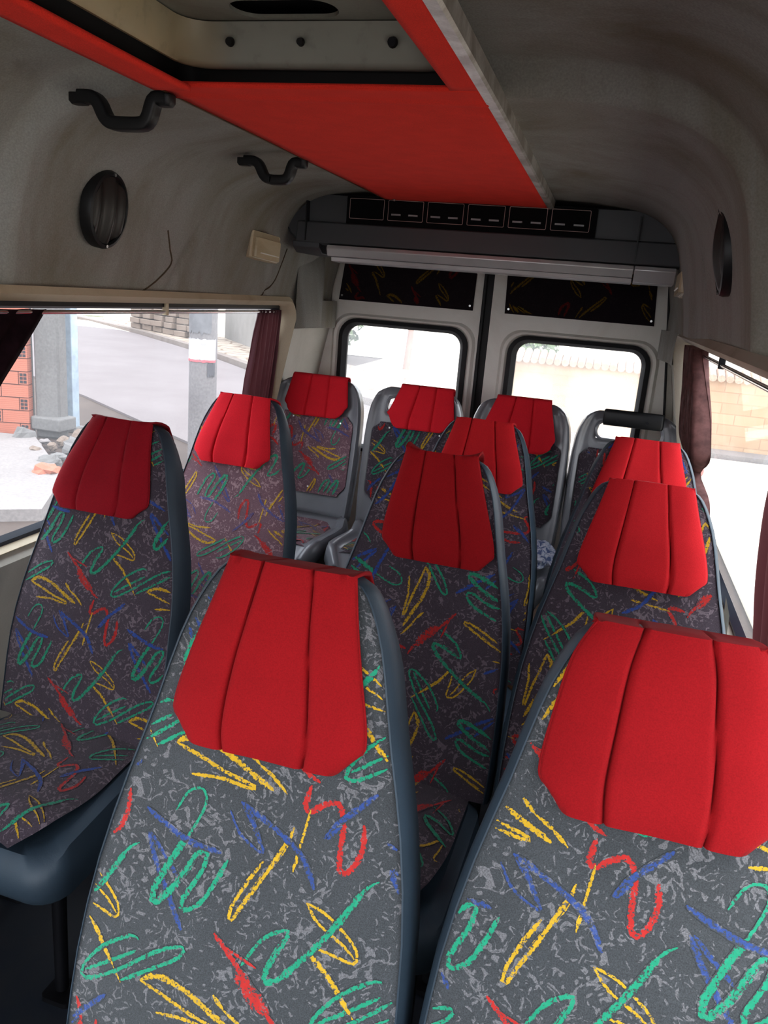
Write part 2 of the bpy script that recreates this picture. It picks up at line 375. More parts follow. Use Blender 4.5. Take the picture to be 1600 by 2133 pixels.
def make_backrest(parent, key, off, rot):
    mb = MB(); n = 45; TF = []
    for a_, b_ in zip(TS[:-1], TS[1:]): TF += [a_+(b_-a_)*q_/4 for q_ in range(4)]
    TF.append(TS[-1])
    mb.grid(n, len(TF), lambda i, j: bsurf((i/(n-1)*2-1)*(sw(TF[j])-BORD), TF[j]))
    add_strokes(mb, bsurf, lambda x, t, hw: abs(x)+hw < sw(t)-BORD-.001 and .01 < t < SL-.005, off, rot)
    # the cloth faces must look outward: rebuild normals by orientation test
    o = mb.build('backrest', FAB[key], parent, fixn=False, angle=80)
    o.data.flip_normals() if o.data.polygons[900].normal.y > 0 else None
    sh = MB(); rings = []
    for t in TS:
        w = sw(t); s = min(1, .45+t*5)
        prof = [(w-BORD-.003, -.003), (w-BORD, .003), (w-.010, .004), (w-.002, -.008), (w, -.03), (w-.001, -.056*s-.01), (w-.012, -.076*s-.008), (w-.05, -.088*s), (w*.4, -.095*s)]
        ring = [(x, d) for x, d in prof]+[(-x, d) for x, d in reversed(prof)]
        rings.append([TOP+DOWN*t+Vector((x, 0, 0))+NF*(d+fd(sw(t)-BORD, t)) for x, d in ring])
    sh.grid(len(rings[0]), len(rings), lambda i, j: rings[j][i])
    sh.add(rings[0], [tuple(range(len(rings[0])))]); sh.add(rings[-1], [tuple(range(len(rings[-1])))])
    sh.build('backrest_shell', M_VINYL, parent, angle=50)
CY0, CY1 = -.54, -.185   # cushion front / back (local y)
def make_cushion(parent, key, off, rot):
    # t axis = distance forward from the backrest
    Lc = CY1-CY0
    def hwid(t): return .188-.02*sstep(Lc-.2, Lc, t)-.055*sstep(Lc-.09, Lc, t)**2
    def ctop(x, t, d=0):
        u = min(1, abs(x)/hwid(t)); z = .465+.018*(1-u**4)+.004-.012*math.exp(-((t-.2)/.12)**2)+.012*sstep(.25, .4, t)-.05*sstep(Lc-.09, Lc, t)**1.6
        return Vector((x, CY1-t, z+d))
    mb = MB(); n = 17; nt_ = 22
    mb.grid(n, nt_, lambda i, j: ctop((i/(n-1)*2-1)*hwid(j/(nt_-1)*Lc)*.98, j/(nt_-1)*Lc))
    add_strokes(mb, ctop, lambda x, t, hw: abs(x)+hw < hwid(t)*.97 and .01 < t < Lc-.01, (off[0]+.06, off[1]-.3), rot, (-.25, .25, 0, .52), .008, .0012)
    o = mb.build('cushion', FAB[key], parent, fixn=False, angle=80)
    o.data.flip_normals() if o.data.polygons[60].normal.z < 0 else None
    sh = MB()
    def lp(hx, ya, z, zf): return [(x, y, z-(z-zf)*.8*sstep(ya+.12, ya, y)) for x, y in rrect(-hx, hx, ya, CY1+.015, min(.07, hx*.3), 6)]
    sh.loops([lp(.150, CY0+.05, .455, .39), lp(.188, CY0+.01, .466, .400), lp(.212, CY0-.012, .455, .385), lp(.220, CY0-.022, .425, .365), lp(.222, CY0-.022, .37, .335), lp(.216, CY0-.005, .325, .315), lp(.19, CY0+.03, .31, .31)], capa=True, capb=True)
    sh.build('cushion_base', M_VINYL, parent, angle=40)
def make_frame(parent):
    f = MB(); f.box(-.19, .19, CY0+.05, CY1, .325, .36)
    f.build('seat_frame', M_METAL, parent, bevel=.004)
    for sx in (-1, 1):
        for yy in (-.45, -.25):
            l = MB(); l.tube([(sx*.15, yy, .325), (sx*.15, yy, .02)], [.016, .014], 10)
            l.loops([[(sx*.15+a, yy+b, z) for a, b in rrect(-.035, .035, -.03, .03, .012, 3)] for z in (.0, .012)], capa=True, capb=True)
            l.build('leg', M_METAL, parent)
SEATS = [  # name key, x, y, rot, fabric, stroke offset, pattern turn, label
    (-.338, .88, 0, 'grey', (0, 0), 0, 'nearest grey scribble-patterned coach seat at lower centre of the picture'),
    (.12, .88, 0, 'grey', (-.121, -.019), 0, 'nearest grey coach seat at lower right, slate vinyl edge curving down its left side'),
    (-1.068, 1.62, math.radians(-2), 'purple', (-.066, -.135), 0, 'single dark coach seat on the left by the large side window, with dark red cover'),
    (-.324, 1.72, math.radians(-3), 'purple', (.133, -.053), math.pi/2, 'dark coach seat in the second row of the pair column, between the two nearest seats'),
    (.124, 1.70, 0, 'purple', (-.03, .08), math.pi/2, 'second coach seat along the right window, mostly hidden by the nearest right seat'),
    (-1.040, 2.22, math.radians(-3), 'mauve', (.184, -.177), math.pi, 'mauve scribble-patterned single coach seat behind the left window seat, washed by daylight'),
    (-.318, 2.30, math.radians(-3), 'purple', (.06, .09), math.pi/2, 'coach seat peeking out behind the dark middle seat, third row from the camera'),
    (.137, 2.29, 0, 'purple', (.10, .02), 0, 'coach seat third back beside the right window, only its head end showing'),
]
# red slip cover pulled over the seat head
CV_T = .25
def make_cover(name, seed, lean=0, ear=1.0, ltab=None, bot=CV_T):
    rnd = random.Random(seed)
    tab = ltab or [(0, .082), (.06, .095), (.13, .112), (.19, .125), (.225, .126), (.25, .118)]
    def cw(t): return interp(tab, t*CV_T/bot)
    mb = MB(); n = 61; ph = rnd.random()*6
    rows = []
    ts = [i/22*bot for i in range(23)]
    def crow(t, d, wmul=1.0, quilt=1.0):
        row = []
        w = cw(t)
        for i in range(n):
            u = i/(n-1)*2-1
            # rounded lower corners
            x = u*w*wmul
            tt = t
            if t > bot*.82:
                k = (t-bot*.82)/(bot*.18); c = max(0, abs(u)-.70)/.30; tt = t-.019*k*(c**2.6)
                x = u*w*wmul-(1 if u > 0 else -1)*.012*k*k*k*(c**2)
            s1 = -.42+(t/bot)*(-.02); s2 = .38+(t/bot)*.08
            q = sum(math.exp(-((u-s_)/.022)**2) for s_ in (s1, s2))
            puff = .010*(1-abs(u)**6)
            dd = d+puff-.0105*q*quilt+.0016*math.sin(u*5+ph+t*14)
            base = fd(x, max(t, .0))
            row.append(TOP+DOWN*tt+Vector((x+lean*t, 0, 0))+NF*(base+dd))
        return row
    front = [crow(t, .008-.003*sstep(bot-.02, bot, t)) for t in ts]
    # hem turned under
    hem = [Vector(p)-NF*.006 for p in front[-1]]; hem2 = [Vector(p)-NF*.006-DOWN*.02 for p in front[-1]]
    # over the top and down the back
    over = []
    for a in (0, 30, 60, 90, 120, 150, 180):
        r = math.radians(a); row = []
        for i in range(n):
            u = i/(n-1)*2-1; w = cw(0)*(1.0+.05*math.sin(r))
            lift = -.001+.004*ear*(abs(u)**4)*math.sin(r)*1.5+.002*math.sin(u*4+ph)
            q = sum(math.exp(-((u-s_)/.028)**2) for s_ in (-.42, .38))
            th = .026
            c = TOP+NF*(-.022)
            row.append(c+Vector((u*w, 0, 0))+NF*(math.cos(r)*(th+.016))+Vector((0, 0, 1))*math.sin(r)*(lift-.004*q)+DOWN*(-.001))
        over.append(row)
    back = []
    for t in (.02, .04, .06, .08):
        back.append([TOP+DOWN*t+Vector(((i/(n-1)*2-1)*(cw(0)+t*.35), 0, 0))-NF*(.062+.030*min(1, t*12)+.004*math.cos((i/(n-1)*2-1)*6)) for i in range(n)])
    rows = [hem2, hem]+list(reversed(front[1:]))+[front[0]]+over[1:]+back
    mb.grid(n, len(rows), lambda i, j: rows[j][i])
    o = mb.build(name, M_RED, None, angle=70)
    so = o.modifiers.new('thickness', 'SOLIDIFY'); so.thickness = .005; so.offset = 0
    # piped side edges and stray thread
    for s_ in (0, n-1):
        e = MB(); e.tube([front[j][s_] for j in range(len(front))], .0028, 6)
        e.build('cover_piping', M_RED, o)
    return o
COVERS = [
    ('bright red quilted headrest cover on the nearest left seat, largest at lower centre', 0, 1.2, None),
    ('red quilted headrest cover on the nearest right seat, cropped by the right picture edge', 0, .4, [(0, .088), (.05, .108), (.13, .120), (.19, .126), (.22, .124), (.25, .116)]),
    ('dark red quilted headrest cover on the single left seat before the side window', -.12, 1.0, [(0, .080), (.06, .094), (.13, .113), (.19, .126), (.225, .127), (.25, .118)]),
    ('deep red headrest cover with raised corners on the dark middle seat', .12, 3.2, None),
    ('red headrest cover on the second seat along the right window, behind the nearest right seat', .02, .4, None),
    ('vivid red headrest cover on the mauve single seat beside the concrete pole view', -.06, .8, None),
    ('red headrest cover on the third-row middle seat, partly behind the deep red one', .06, .6, None),
    ('red headrest cover of the farthest right window seat, only its upper half showing', 0, .5, None),
]
BOTS = [.236, .216, .222, .240, .216, .212, .20, .205]
for i, (x, y, rz, key, off, rot, lab) in enumerate(SEATS):
    r = empty('coach_seat', (x, y, 0), rz)
    tag(r, lab, 'seat', 'high-back coach seats with scribble fabric')
    make_backrest(r, key, off, rot); make_cushion(r, key, off, rot); make_frame(r)
    lb, lean, ear, tab = COVERS[i]
    c = make_cover('headrest_cover', i+3, lean, ear, tab, BOTS[i])
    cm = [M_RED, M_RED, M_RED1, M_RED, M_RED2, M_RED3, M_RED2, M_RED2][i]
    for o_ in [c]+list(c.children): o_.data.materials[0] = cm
    c.location = (x, y, 0); c.rotation_euler = (0, 0, rz)
    tag(c, lb, 'seat cover', 'red headrest covers')

# ------------------------------------------------------------------ rear bench of moulded plastic seats
RT = 1.145; RK = .2; RN = math.sqrt(1+RK*RK)
RD = Vector((0, -RK/RN, -1/RN)); RF = Vector((0, -1/RN, RK/RN)); RTOP = Vector((0, 0, RT))
RW = [(0, .120), (.008, .145), (.03, .172), (.07, .192), (.12, .202), (.2, .208), (.4, .208), (.52, .203), (.6, .198)]
def rw(t): return interp(RW, t)
def rp(x, t, d=0):
    dish = -.028*(1-min(1, abs(x)/.165)**2)*sstep(.02, .2, t)
    return RTOP+RD*t+Vector((x, 0, 0))+RF*(dish+d)
def rear_shell(parent):
    sh = MB()
    ts = [.0, .006, .015, .03, .045, .0775, .11, .13, .17, .22, .3, .38, .46, .52, .56, .59]
    # columns avoid the grip slot between t=.05 and .105
    us = [0, .12, .25, .4, .5, .56, .61, .7, .8, .86, .9, .94, .97, 1.0]
    us = [-u for u in reversed(us[1:])]+us
    def pt(u, t):
        w = rw(t); x = u*w; e = abs(u)
        rim = .020*math.exp(-((e-.93)/.07)**2)-.035*sstep(.96, 1.0, e)
        if t < .03: rim = rim*t/.03-.02*(1-t/.03)
        return rp(x, t, rim)
    n = len(us); vs = [pt(u, t) for t in ts for u in us]; fs = []
    for j in range(len(ts)-1):
        for i in range(n-1):
            tm = (ts[j]+ts[j+1])/2; um = abs((us[i]+us[i+1])/2)
            if .045 < tm < .11 and um < .62: continue
            a = j*n+i; fs.append((a, a+1, a+1+n, a+n))
    sh.add(vs, fs)
    # seat pan: continues forward from the bottom of the back
    base = RTOP+RD*.59
    def pan(u, k):
        L_ = .40; t = k*L_; w = .198+.008*math.sin(min(1, k*2)*math.pi/2)-.05*sstep(.75, 1.0, k)**2
        e = abs(u); z = base.z-.035*sstep(0, .12, k)+.018*sstep(.2, .8, k)-.06*sstep(.86, 1, k)+.018*math.exp(-((e-.92)/.08)**2)-.05*sstep(.95, 1, e)*1.0
        return Vector((u*w, base.y-.028*(0 if k > 0 else 0)-t+(.028 if k == 0 else 0)*(1-e), z))
    ks = [0, .05, .12, .2, .3, .4, .5, .6, .7, .8, .86, .92, .96, 1.0]
    sh.grid(n, len(ks), lambda i, j: pan(us[i], ks[j]))
    o = sh.build('seat_shell', M_SHELL, parent, angle=60)
    so = o.modifiers.new('thickness', 'SOLIDIFY'); so.thickness = .010; so.offset = -1 if o.data.polygons[5].normal.y < 0 else 1
    # raised lip round the grip slot
    lp = MB(); lo = [rp(x, .0775-z, .004) for x, z in rrect(-.124, .124, -.034, .034, .03, 6)]
    lp.tube(lo+[lo[0]], .006, 6, cap=False)
    lp.build('slot_rim', M_SHELL, parent)
    return pan, base
def rear_pads(parent, key, off, rot):
    mb = MB(); L0, L1 = .150, .492; n = 31
    def hw_(t): return .172-.03*sstep(L0+.05, L0, t)**2-.035*sstep(L1-.06, L1, t)**1.5
    def ps(x, t, d=0): u = min(1, abs(x)/hw_(t)); return rp(x, t, .008+.012*(1-u**4)+d)
    ts = [L0+(L1-L0)*k/54 for k in range(55)]
    mb.grid(n, 55, lambda i, j: ps((i/(n-1)*2-1)*hw_(ts[j]), ts[j]))
    add_strokes(mb, ps, lambda x, t, w: abs(x)+w < hw_(t)-.002 and L0+.004 < t < L1-.004, off, rot, (-.2, .2, L0, L1), .006, .0012, None, 1.35)
    o = mb.build('back_pad', FAB[key], parent, fixn=False, angle=80)
    if o.data.polygons[700].normal.y > 0: o.data.flip_normals()
    for x, t in ((-.10, .172), (.115, .18), (.0, .465)):
        s = MB(); s.tube([ps(x, t, 0), ps(x, t, .003)], .0035, 8); s.build('screw', M_SCREW, parent)
    return
def rear_seatpad(parent, key, pan, off):
    mb = MB(); n = 13
    def ps(x, t, d=0):
        k = .07+t/.40; u = x/.2; p = pan(max(-.86, min(.86, u)), min(1, k)); e = min(1, abs(u)/.82)
        return Vector((x*.98, p.y, p.z+.016*(1-e**4)+.004+d))
    mb.grid(n, 16, lambda i, j: ps((i/(n-1)*2-1)*.160, j/15*.33))
    add_strokes(mb, ps, lambda x, t, w: abs(x)+w < .156 and .006 < t < .325, (off[0], off[1]-.3), 0, (-.17, .17, 0, .33), .008, .002, None, 1.3)
    o = mb.build('seat_pad', FAB[key], parent, fixn=False, angle=80)
    if o.data.polygons[60].normal.z < 0: o.data.flip_normals()
def rear_stand(parent):
    f = MB(); f.box(-.15, .15, -.42, -.14, .30, .50); f.build('seat_stand', M_BLACK, parent, bevel=.01)
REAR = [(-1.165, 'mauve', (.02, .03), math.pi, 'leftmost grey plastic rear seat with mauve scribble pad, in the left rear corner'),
        (-.735, 'purple', (.06, .1), 0, 'second grey plastic rear seat from the left, before the left rear door'),
        (-.300, 'purple', (-.05, .02), 0, 'third grey plastic rear seat from the left, with crumpled cloth on it'),
        (.118, 'purple', (.04, -.06), math.pi, 'uncovered grey plastic rear seat with open grip slot and dark grip bar')]
RY = 3.21
for i, (x, key, off, rot, lab) in enumerate(REAR):
    r = empty('bus_seat', (x, RY, 0)); tag(r, lab, 'seat', 'moulded plastic seats of the rear bench')
    pan, base = rear_shell(r); rear_pads(r, key, off, rot); rear_seatpad(r, key, pan, off); rear_stand(r)
    if i == 3:
        g = MB(); L_ = [[rp(a, t, d) for a, d in rrect(-.104, .122, -.012, .022, .012, 4)] for t in (-.006, .0, .010, .045, .052)]
        L_[0] = [rp(a*.96, -.006, d*.7) for a, d in rrect(-.104, .122, -.012, .022, .012, 4)]
        L_[-1] = [rp(a*.97, .056, d*.7) for a, d in rrect(-.104, .122, -.012, .022, .012, 4)]
        g.loops(L_, capa=True, capb=True); g.build('grip_bar', M_BLACK, r, angle=50)
        for a in (-.05, .06):
            s = MB(); s.tube([rp(a, .035, .02), rp(a, .035, .026)], .006, 10); s.build('screw', M_METAL, r)
        continue
    # cover folded over the grip
    spec = [dict(top=(-.118, .128), bot=(-.148, .145), L=.165, ch=.03), dict(top=(-.068, .152), bot=(-.122, .172), L=.170, ch=.045), dict(top=(-.105, .110), bot=(-.165, .150), L=.205, ch=.025)][i]
    mb = MB(); n = 41; rows = []
    def crow(t, d):
        k = t/spec['L']; a = spec['top'][0]+(spec['bot'][0]-spec['top'][0])*min(1, k*1.25); b = spec['top'][1]+(spec['bot'][1]-spec['top'][1])*min(1, k*1.25)
        row = []
        for q in range(n):
            u = q/(n-1)*2-1; c = max(0, abs(u)-.6)/.4; kk = sstep(.55, 1, k)
            xx = (a+b)/2+u*(b-a)/2; tt = t-spec['ch']*kk*c**1.6
            xx -= (1 if u > 0 else -1)*.02*kk*kk*c**1.6
            qd = math.exp(-((u+.30)/.03)**2)+math.exp(-((u-.36)/.03)**2)
            row.append(RTOP+RD*tt+Vector((xx, 0, 0))+RF*(.016+d+.009*(1-abs(u)**6)-.009*qd))
        return row
    for t in [spec['L']*(1-k/16) for k in range(17)]: rows.append(crow(t, 0))
    for a in (30, 70, 110, 150):
        ra = math.radians(a)
        rows.append([Vector((p.x, p.y, p.z))+Vector((0, 0, .014*math.sin(ra)))-RF*(.022*(1-math.cos(ra))) for p in crow(0, 0)])
    rows.append([p-RF*.046+RD*.03 for p in crow(0, 0)]); rows.append([p-RF*.05+RD*.13 for p in crow(0, 0)])
    mb.grid(n, len(rows), lambda a, b: rows[b][a])
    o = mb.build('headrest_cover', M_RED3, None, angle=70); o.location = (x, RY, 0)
    so = o.modifiers.new('thickness', 'SOLIDIFY'); so.thickness = .005; so.offset = 0
    tag(o, ['short red headrest cover on the leftmost rear bench seat, next to the gathered curtain', 'short red cover with cut lower corners on the second rear bench seat', 'longer red cover on the third rear bench seat, its lower half behind another red cover'][i], 'seat cover', 'red headrest covers')

# wooden platform under the rear bench
t = empty('bench_platform', (-.52, 2.95, 0)); tag(t, 'dark wooden platform with thin bright edge under the rear bench seats', 'platform')
p = MB(); p.box(-.86, .88, -.10, .62, .0, .29); p.build('platform_box', M_WOOD, t, bevel=.004)
p = MB(); p.box(-.86, .88, -.115, -.10, .27, .30); p.build('platform_edge', M_LOWER, t)
# crumpled cloth on third bench seat
mb = MB()
def crumple(i, j):
    a = 2*math.pi*i/36; b = -math.pi/2+math.pi*j/18
    v = Vector((math.cos(a)*math.cos(b), math.sin(a)*math.cos(b), math.sin(b)))
    r = 1+.28*noise.noise(v*2.2)+.22*abs(noise.noise(v*5))+.12*noise.noise(v*11)
    return (v.x*.085*r, v.y*.12*r, max(-.02, v.z*.05*r)+.022)
mb.grid(36, 19, crumple, closeu=True)
def cloth_mat():
    mt, nt, b = nmat('pale_blue_printed_cloth'); co = objco(nt)
    f = noise_n(nt, co, 45, 2, .5, 1.0)
    lk(nt, ramp(nt, f, [(.42, (.12, .16, .30)), (.5, (.42, .46, .58)), (.6, (.6, .62, .7))]), b.inputs['Base Color']); b.inputs['Roughness'].default_value = .9; return mt
o = mb.build('crumpled_cloth', cloth_mat()); o.location = (-.175, 2.90, .590)
tag(o, 'crumpled pale blue and white cloth lying on the third rear bench seat', 'cloth')

# ------------------------------------------------------------------ van body lining
XC = -.53
PROF = [(0, .350), (.3, .348), (.45, .340), (.55, .325), (.62, .300), (.67, .264), (.70, .222), (.722, .165), (.738, .10), (.755, .02), (.768, -.06)]
def prof(u):   # u 0..1 from ceiling centre to window top
    k = u*(len(PROF)-1); i = min(int(k), len(PROF)-2); f = k-i
    p0 = PROF[max(i-1, 0)]; p1 = PROF[i]; p2 = PROF[i+1]; p3 = PROF[min(i+2, len(PROF)-1)]
    h = [.5*((2*p1[c])+(p2[c]-p0[c])*f+(2*p0[c]-5*p1[c]+4*p2[c]-p3[c])*f*f+(3*p1[c]-p0[c]-3*p2[c]+p3[c])*f**3) for c in (0, 1)]
    return h
def bulge(y, u):
    g = .055*(1-sstep(1.50, 1.535, y))
    g += -.012*sstep(2.50, 2.58, y)*sstep(.3, .6, u)
    g += .007*math.sin((y-1.5)*4.2)*sstep(.45, .7, u)
    crease = .012*math.exp(-((y-(2.28-.5*(u-.8)))/.012)**2)*sstep(.66, .72, u)+.010*math.exp(-((y-(2.92-.35*(u-.8)))/.012)**2)*sstep(.72, .78, u)
    return g+crease
Y0, Y1 = -.35, 3.62
HX0, HX1, HY0, HY1 = -.800, -.315, .42, 1.40   # roof hatch opening
def liner(name, s):
    mb = MB(); nu = 42; ny = 300
    ys = [Y0+(Y1-Y0)*j/(ny-1) for j in range(ny)]
    def pt(i, j):
        u = i/(nu-1); x, z = prof(u); y = ys[j]; b = bulge(y, u)
        nx = sstep(.25, .8, u); nz = 1-nx
        w = .004*noise.noise(Vector((x*3*s, y*3, z*6)))*sstep(.2, .5, u)
        return (XC+s*(x+(b+w)*nx), y, FL+z+(b+w)*nz)
    return mb, pt, nu, ny
def ceiling_and_walls():
    for s, nm, lab in ((-1, 'wall_left', 'left side wall and cove lined in stained grey cloth above the window'), (1, 'wall_right', 'right side wall and cove lined in grey cloth above the window')):
        mb, pt, nu, ny = liner(nm, s)
        i0 = 17
        mb.grid(nu-i0, ny, lambda i, j: pt(i+i0, j))
        # lining turns down behind the window at the rear corner
        def corner(i, j):
            y = 3.14+(3.62-3.14)*i/10; z = -.06-.12*j/4
            return (XC+s*(.768-.012+.03*sstep(3.3, 3.6, y)*-1), y, FL+z)
        mb.grid(11, 5, corner)
        # rolled lip over window
        o = mb.build(nm, M_LINER, None, fixn=False, angle=60); struct(o, lab, 'wall')
    mb = MB()
    for s in (-1, 1):
        q, pt, nu, ny = liner('c', s)
        vs = [pt(i, j) for j in range(ny) for i in range(18)]; fs = []
        for j in range(ny-1):
            for i in range(17):
                a = j*18+i; cx = sum(vs[k][0] for k in (a, a+1, a+18, a+19))/4; cy = sum(vs[k][1] for k in (a, a+1, a+18, a+19))/4
                if HX0-.03 < cx < HX1+.03 and HY0-.03 < cy < HY1+.03: continue
                fs.append((a, a+1, a+19, a+18))
        mb.add(vs, fs)
    o = mb.build('ceiling', M_LINER, None, fixn=False, angle=60); struct(o, 'grey cloth-lined van ceiling with brown stains', 'ceiling')
ceiling_and_walls()

def wallx(s, y, z):
    best = min((abs(prof(k/200)[1]-z), k/200) for k in range(100, 201))[1]
    return XC+s*(prof(best)[0]+bulge(y, best)*sstep(.25, .8, best))
M_CREASE_SHADE = plain('brown_crease_shade', (.10, .075, .05), .9)  # brown tubes paint the dark shading of the lining creases
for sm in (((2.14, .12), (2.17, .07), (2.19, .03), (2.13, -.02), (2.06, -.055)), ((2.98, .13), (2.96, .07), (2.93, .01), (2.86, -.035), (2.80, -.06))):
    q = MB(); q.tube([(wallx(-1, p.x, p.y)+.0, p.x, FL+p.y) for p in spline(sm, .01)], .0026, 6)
    o = q.build('trim_11', M_CREASE_SHADE, None); struct(o, 'thin brown line painting crease shade in the left wall lining', 'trim')
# window side zones ---------------------------------------------------------
def side(s):
    nm = 'left' if s < 0 else 'right'
    X = lambda hw: XC+.01+s*hw
    WY0, WY1 = -.2, 3.135; ZT, ZB = -.085, -.70
    def wx(z): return .826+(.088)*(ZT-z)/(ZT-ZB)     # glass plane, leaning out toward the sill
    # cream frame lip with rounded corners between lining and glass
    fr = MB()
    inner = [(y, z) for y, z in rrect(WY0, WY1, ZB, ZT, .06, 6)]
    outer = [(y, z) for y, z in rrect(WY0-.03, WY1+.03, ZB-.02, ZT+.035, .08, 6)]
    A = [(X(.757 if z > -.2 else .757+.12*(-.2-z)/.5), y, FL+z) for y, z in outer]
    A2 = [(X((.757 if z > -.2 else .757+.12*(-.2-z)/.5)-.012), (y+y2)/2, FL+(z+z2)/2) for (y, z), (y2, z2) in zip(outer, inner)]
    B = [(X(.770 if z > -.2 else .770+.12*(-.2-z)/.5), y, FL+z) for y, z in inner]
    G = [(X(wx(z)+.004), y, FL+z) for y, z in inner]
    fr.loops([A, A2, B, G])
    o = fr.build('trim_1' if s < 0 else 'trim_2', M_CREAM if s < 0 else M_CREAM2, None, angle=60); struct(o, 'yellowed cream frame around the %s side window' % nm, 'trim')
    # rubber gasket
    gk = MB(); i1 = rrect(WY0, WY1, ZB, ZT, .06, 6); i2 = rrect(WY0+.02, WY1-.02, ZB+.022, ZT-.02, .055, 6)
    gk.loops([[(X(wx(z)-.002), y, FL+z) for y, z in i1], [(X(wx(z)-.022), y, FL+z) for y, z in i1], [(X(wx(z)-.022), y, FL+z) for y, z in [((a[0]+b[0])/2, (a[1]+b[1])/2) for a, b in zip(i1, i2)]], [(X(wx(z)-.004), y, FL+z) for y, z in i2]])
    w = empty('window_1' if s < 0 else 'window_2', (0, 0, 0)); struct(w, '%s side window of the van with black rubber gasket' % nm, 'window')
    gk.build('window_gasket', M_GASK, w, angle=50)
    gl = MB(); gl.add([(X(wx(z)+.002), y, FL+z) for y, z in i1], [tuple(range(len(i1)))]); gl.build('window_glass', M_GLASS, w, smooth=False)
    # lower wall: sill, ledge and panel to floor, plus rear pillar
    lw = MB()
    lp = [(.914, -.712), (.880, -.715), (.855, -.735), (.862, -.80), (.885, -.90), (.89, -1.2), (.88, -1.52)]
    ys = [Y0+(Y1-Y0)*j/30 for j in range(31)]
    lw.grid(len(lp), 31, lambda i, j: (X(lp[i][0]), ys[j], FL+lp[i][1]))
    pl = [(.768, -.15), (.80, -.3), (.845, -.55), (.868, -.72)]
    lw.grid(4, 6, lambda i, j: (X(pl[i][0]), WY1+.02+(3.66-WY1-.02)*j/5, FL+pl[i][1]))
    lw.grid(4, 3, lambda i, j: (X(pl[i][0]), Y0+(WY0-.02-Y0)*j/2, FL+pl[i][1]))
    o = lw.build('trim_3' if s < 0 else 'trim_4', M_LOWER, None, angle=40); struct(o, 'beige lower side panel below the %s window' % nm, 'wall panel')
M_GASK = plain('blue_black_gasket', (.02, .028, .045), .35, 0, .1)
side(-1); side(1)
# outer skin so no daylight leaks
sk = MB()
prf = [(-1.0+.0, -1.6), (-.97, -.75)]
for s in (-1, 1):
    sk.add([(XC+s*.94, Y0, FL-.72), (XC+s*.94, 3.70, FL-.72), (XC+s*.94, 3.70, FL-1.58), (XC+s*.94, Y0, FL-1.58)], [(0, 1, 2, 3)])
    sk.add([(XC+s*.85, Y0, FL-.06), (XC+s*.85, 3.70, FL-.06), (XC+s*.82, 3.70, FL+.38), (XC+s*.82, Y0, FL+.38)], [(0, 1, 2, 3)])
    sk.add([(XC+s*.84, 3.16, FL-.06), (XC+s*.84, 3.70, FL-.06), (XC+s*.94, 3.70, FL-.74), (XC+s*.94, 3.16, FL-.74)], [(0, 1, 2, 3)])
sk.add([(XC-.82, Y0, FL+.46), (XC+.82, Y0, FL+.46), (XC+.82, 3.70, FL+.46), (XC-.82, 3.70, FL+.46)], [(0, 1, 2, 3)])
for s in (-1, 1): sk.add([(XC+s*.82, Y0, FL+.38), (XC+s*.82, 3.70, FL+.38), (XC+s*.82, 3.70, FL+.46), (XC+s*.82, Y0, FL+.46)], [(0, 1, 2, 3)])
M_SKIN = plain('white_body_paint', (.6, .6, .6), .4)
o = sk.build('trim_5', M_SKIN, None, smooth=False); struct(o, 'painted outer body skin of the van', 'body')
fl = MB(); fl.box(XC-.93, XC+.93, Y0, 3.68, -.06, 0); o = fl.build('floor', M_FLOOR, None, smooth=False); struct(o, 'dark rubber van floor', 'floor')

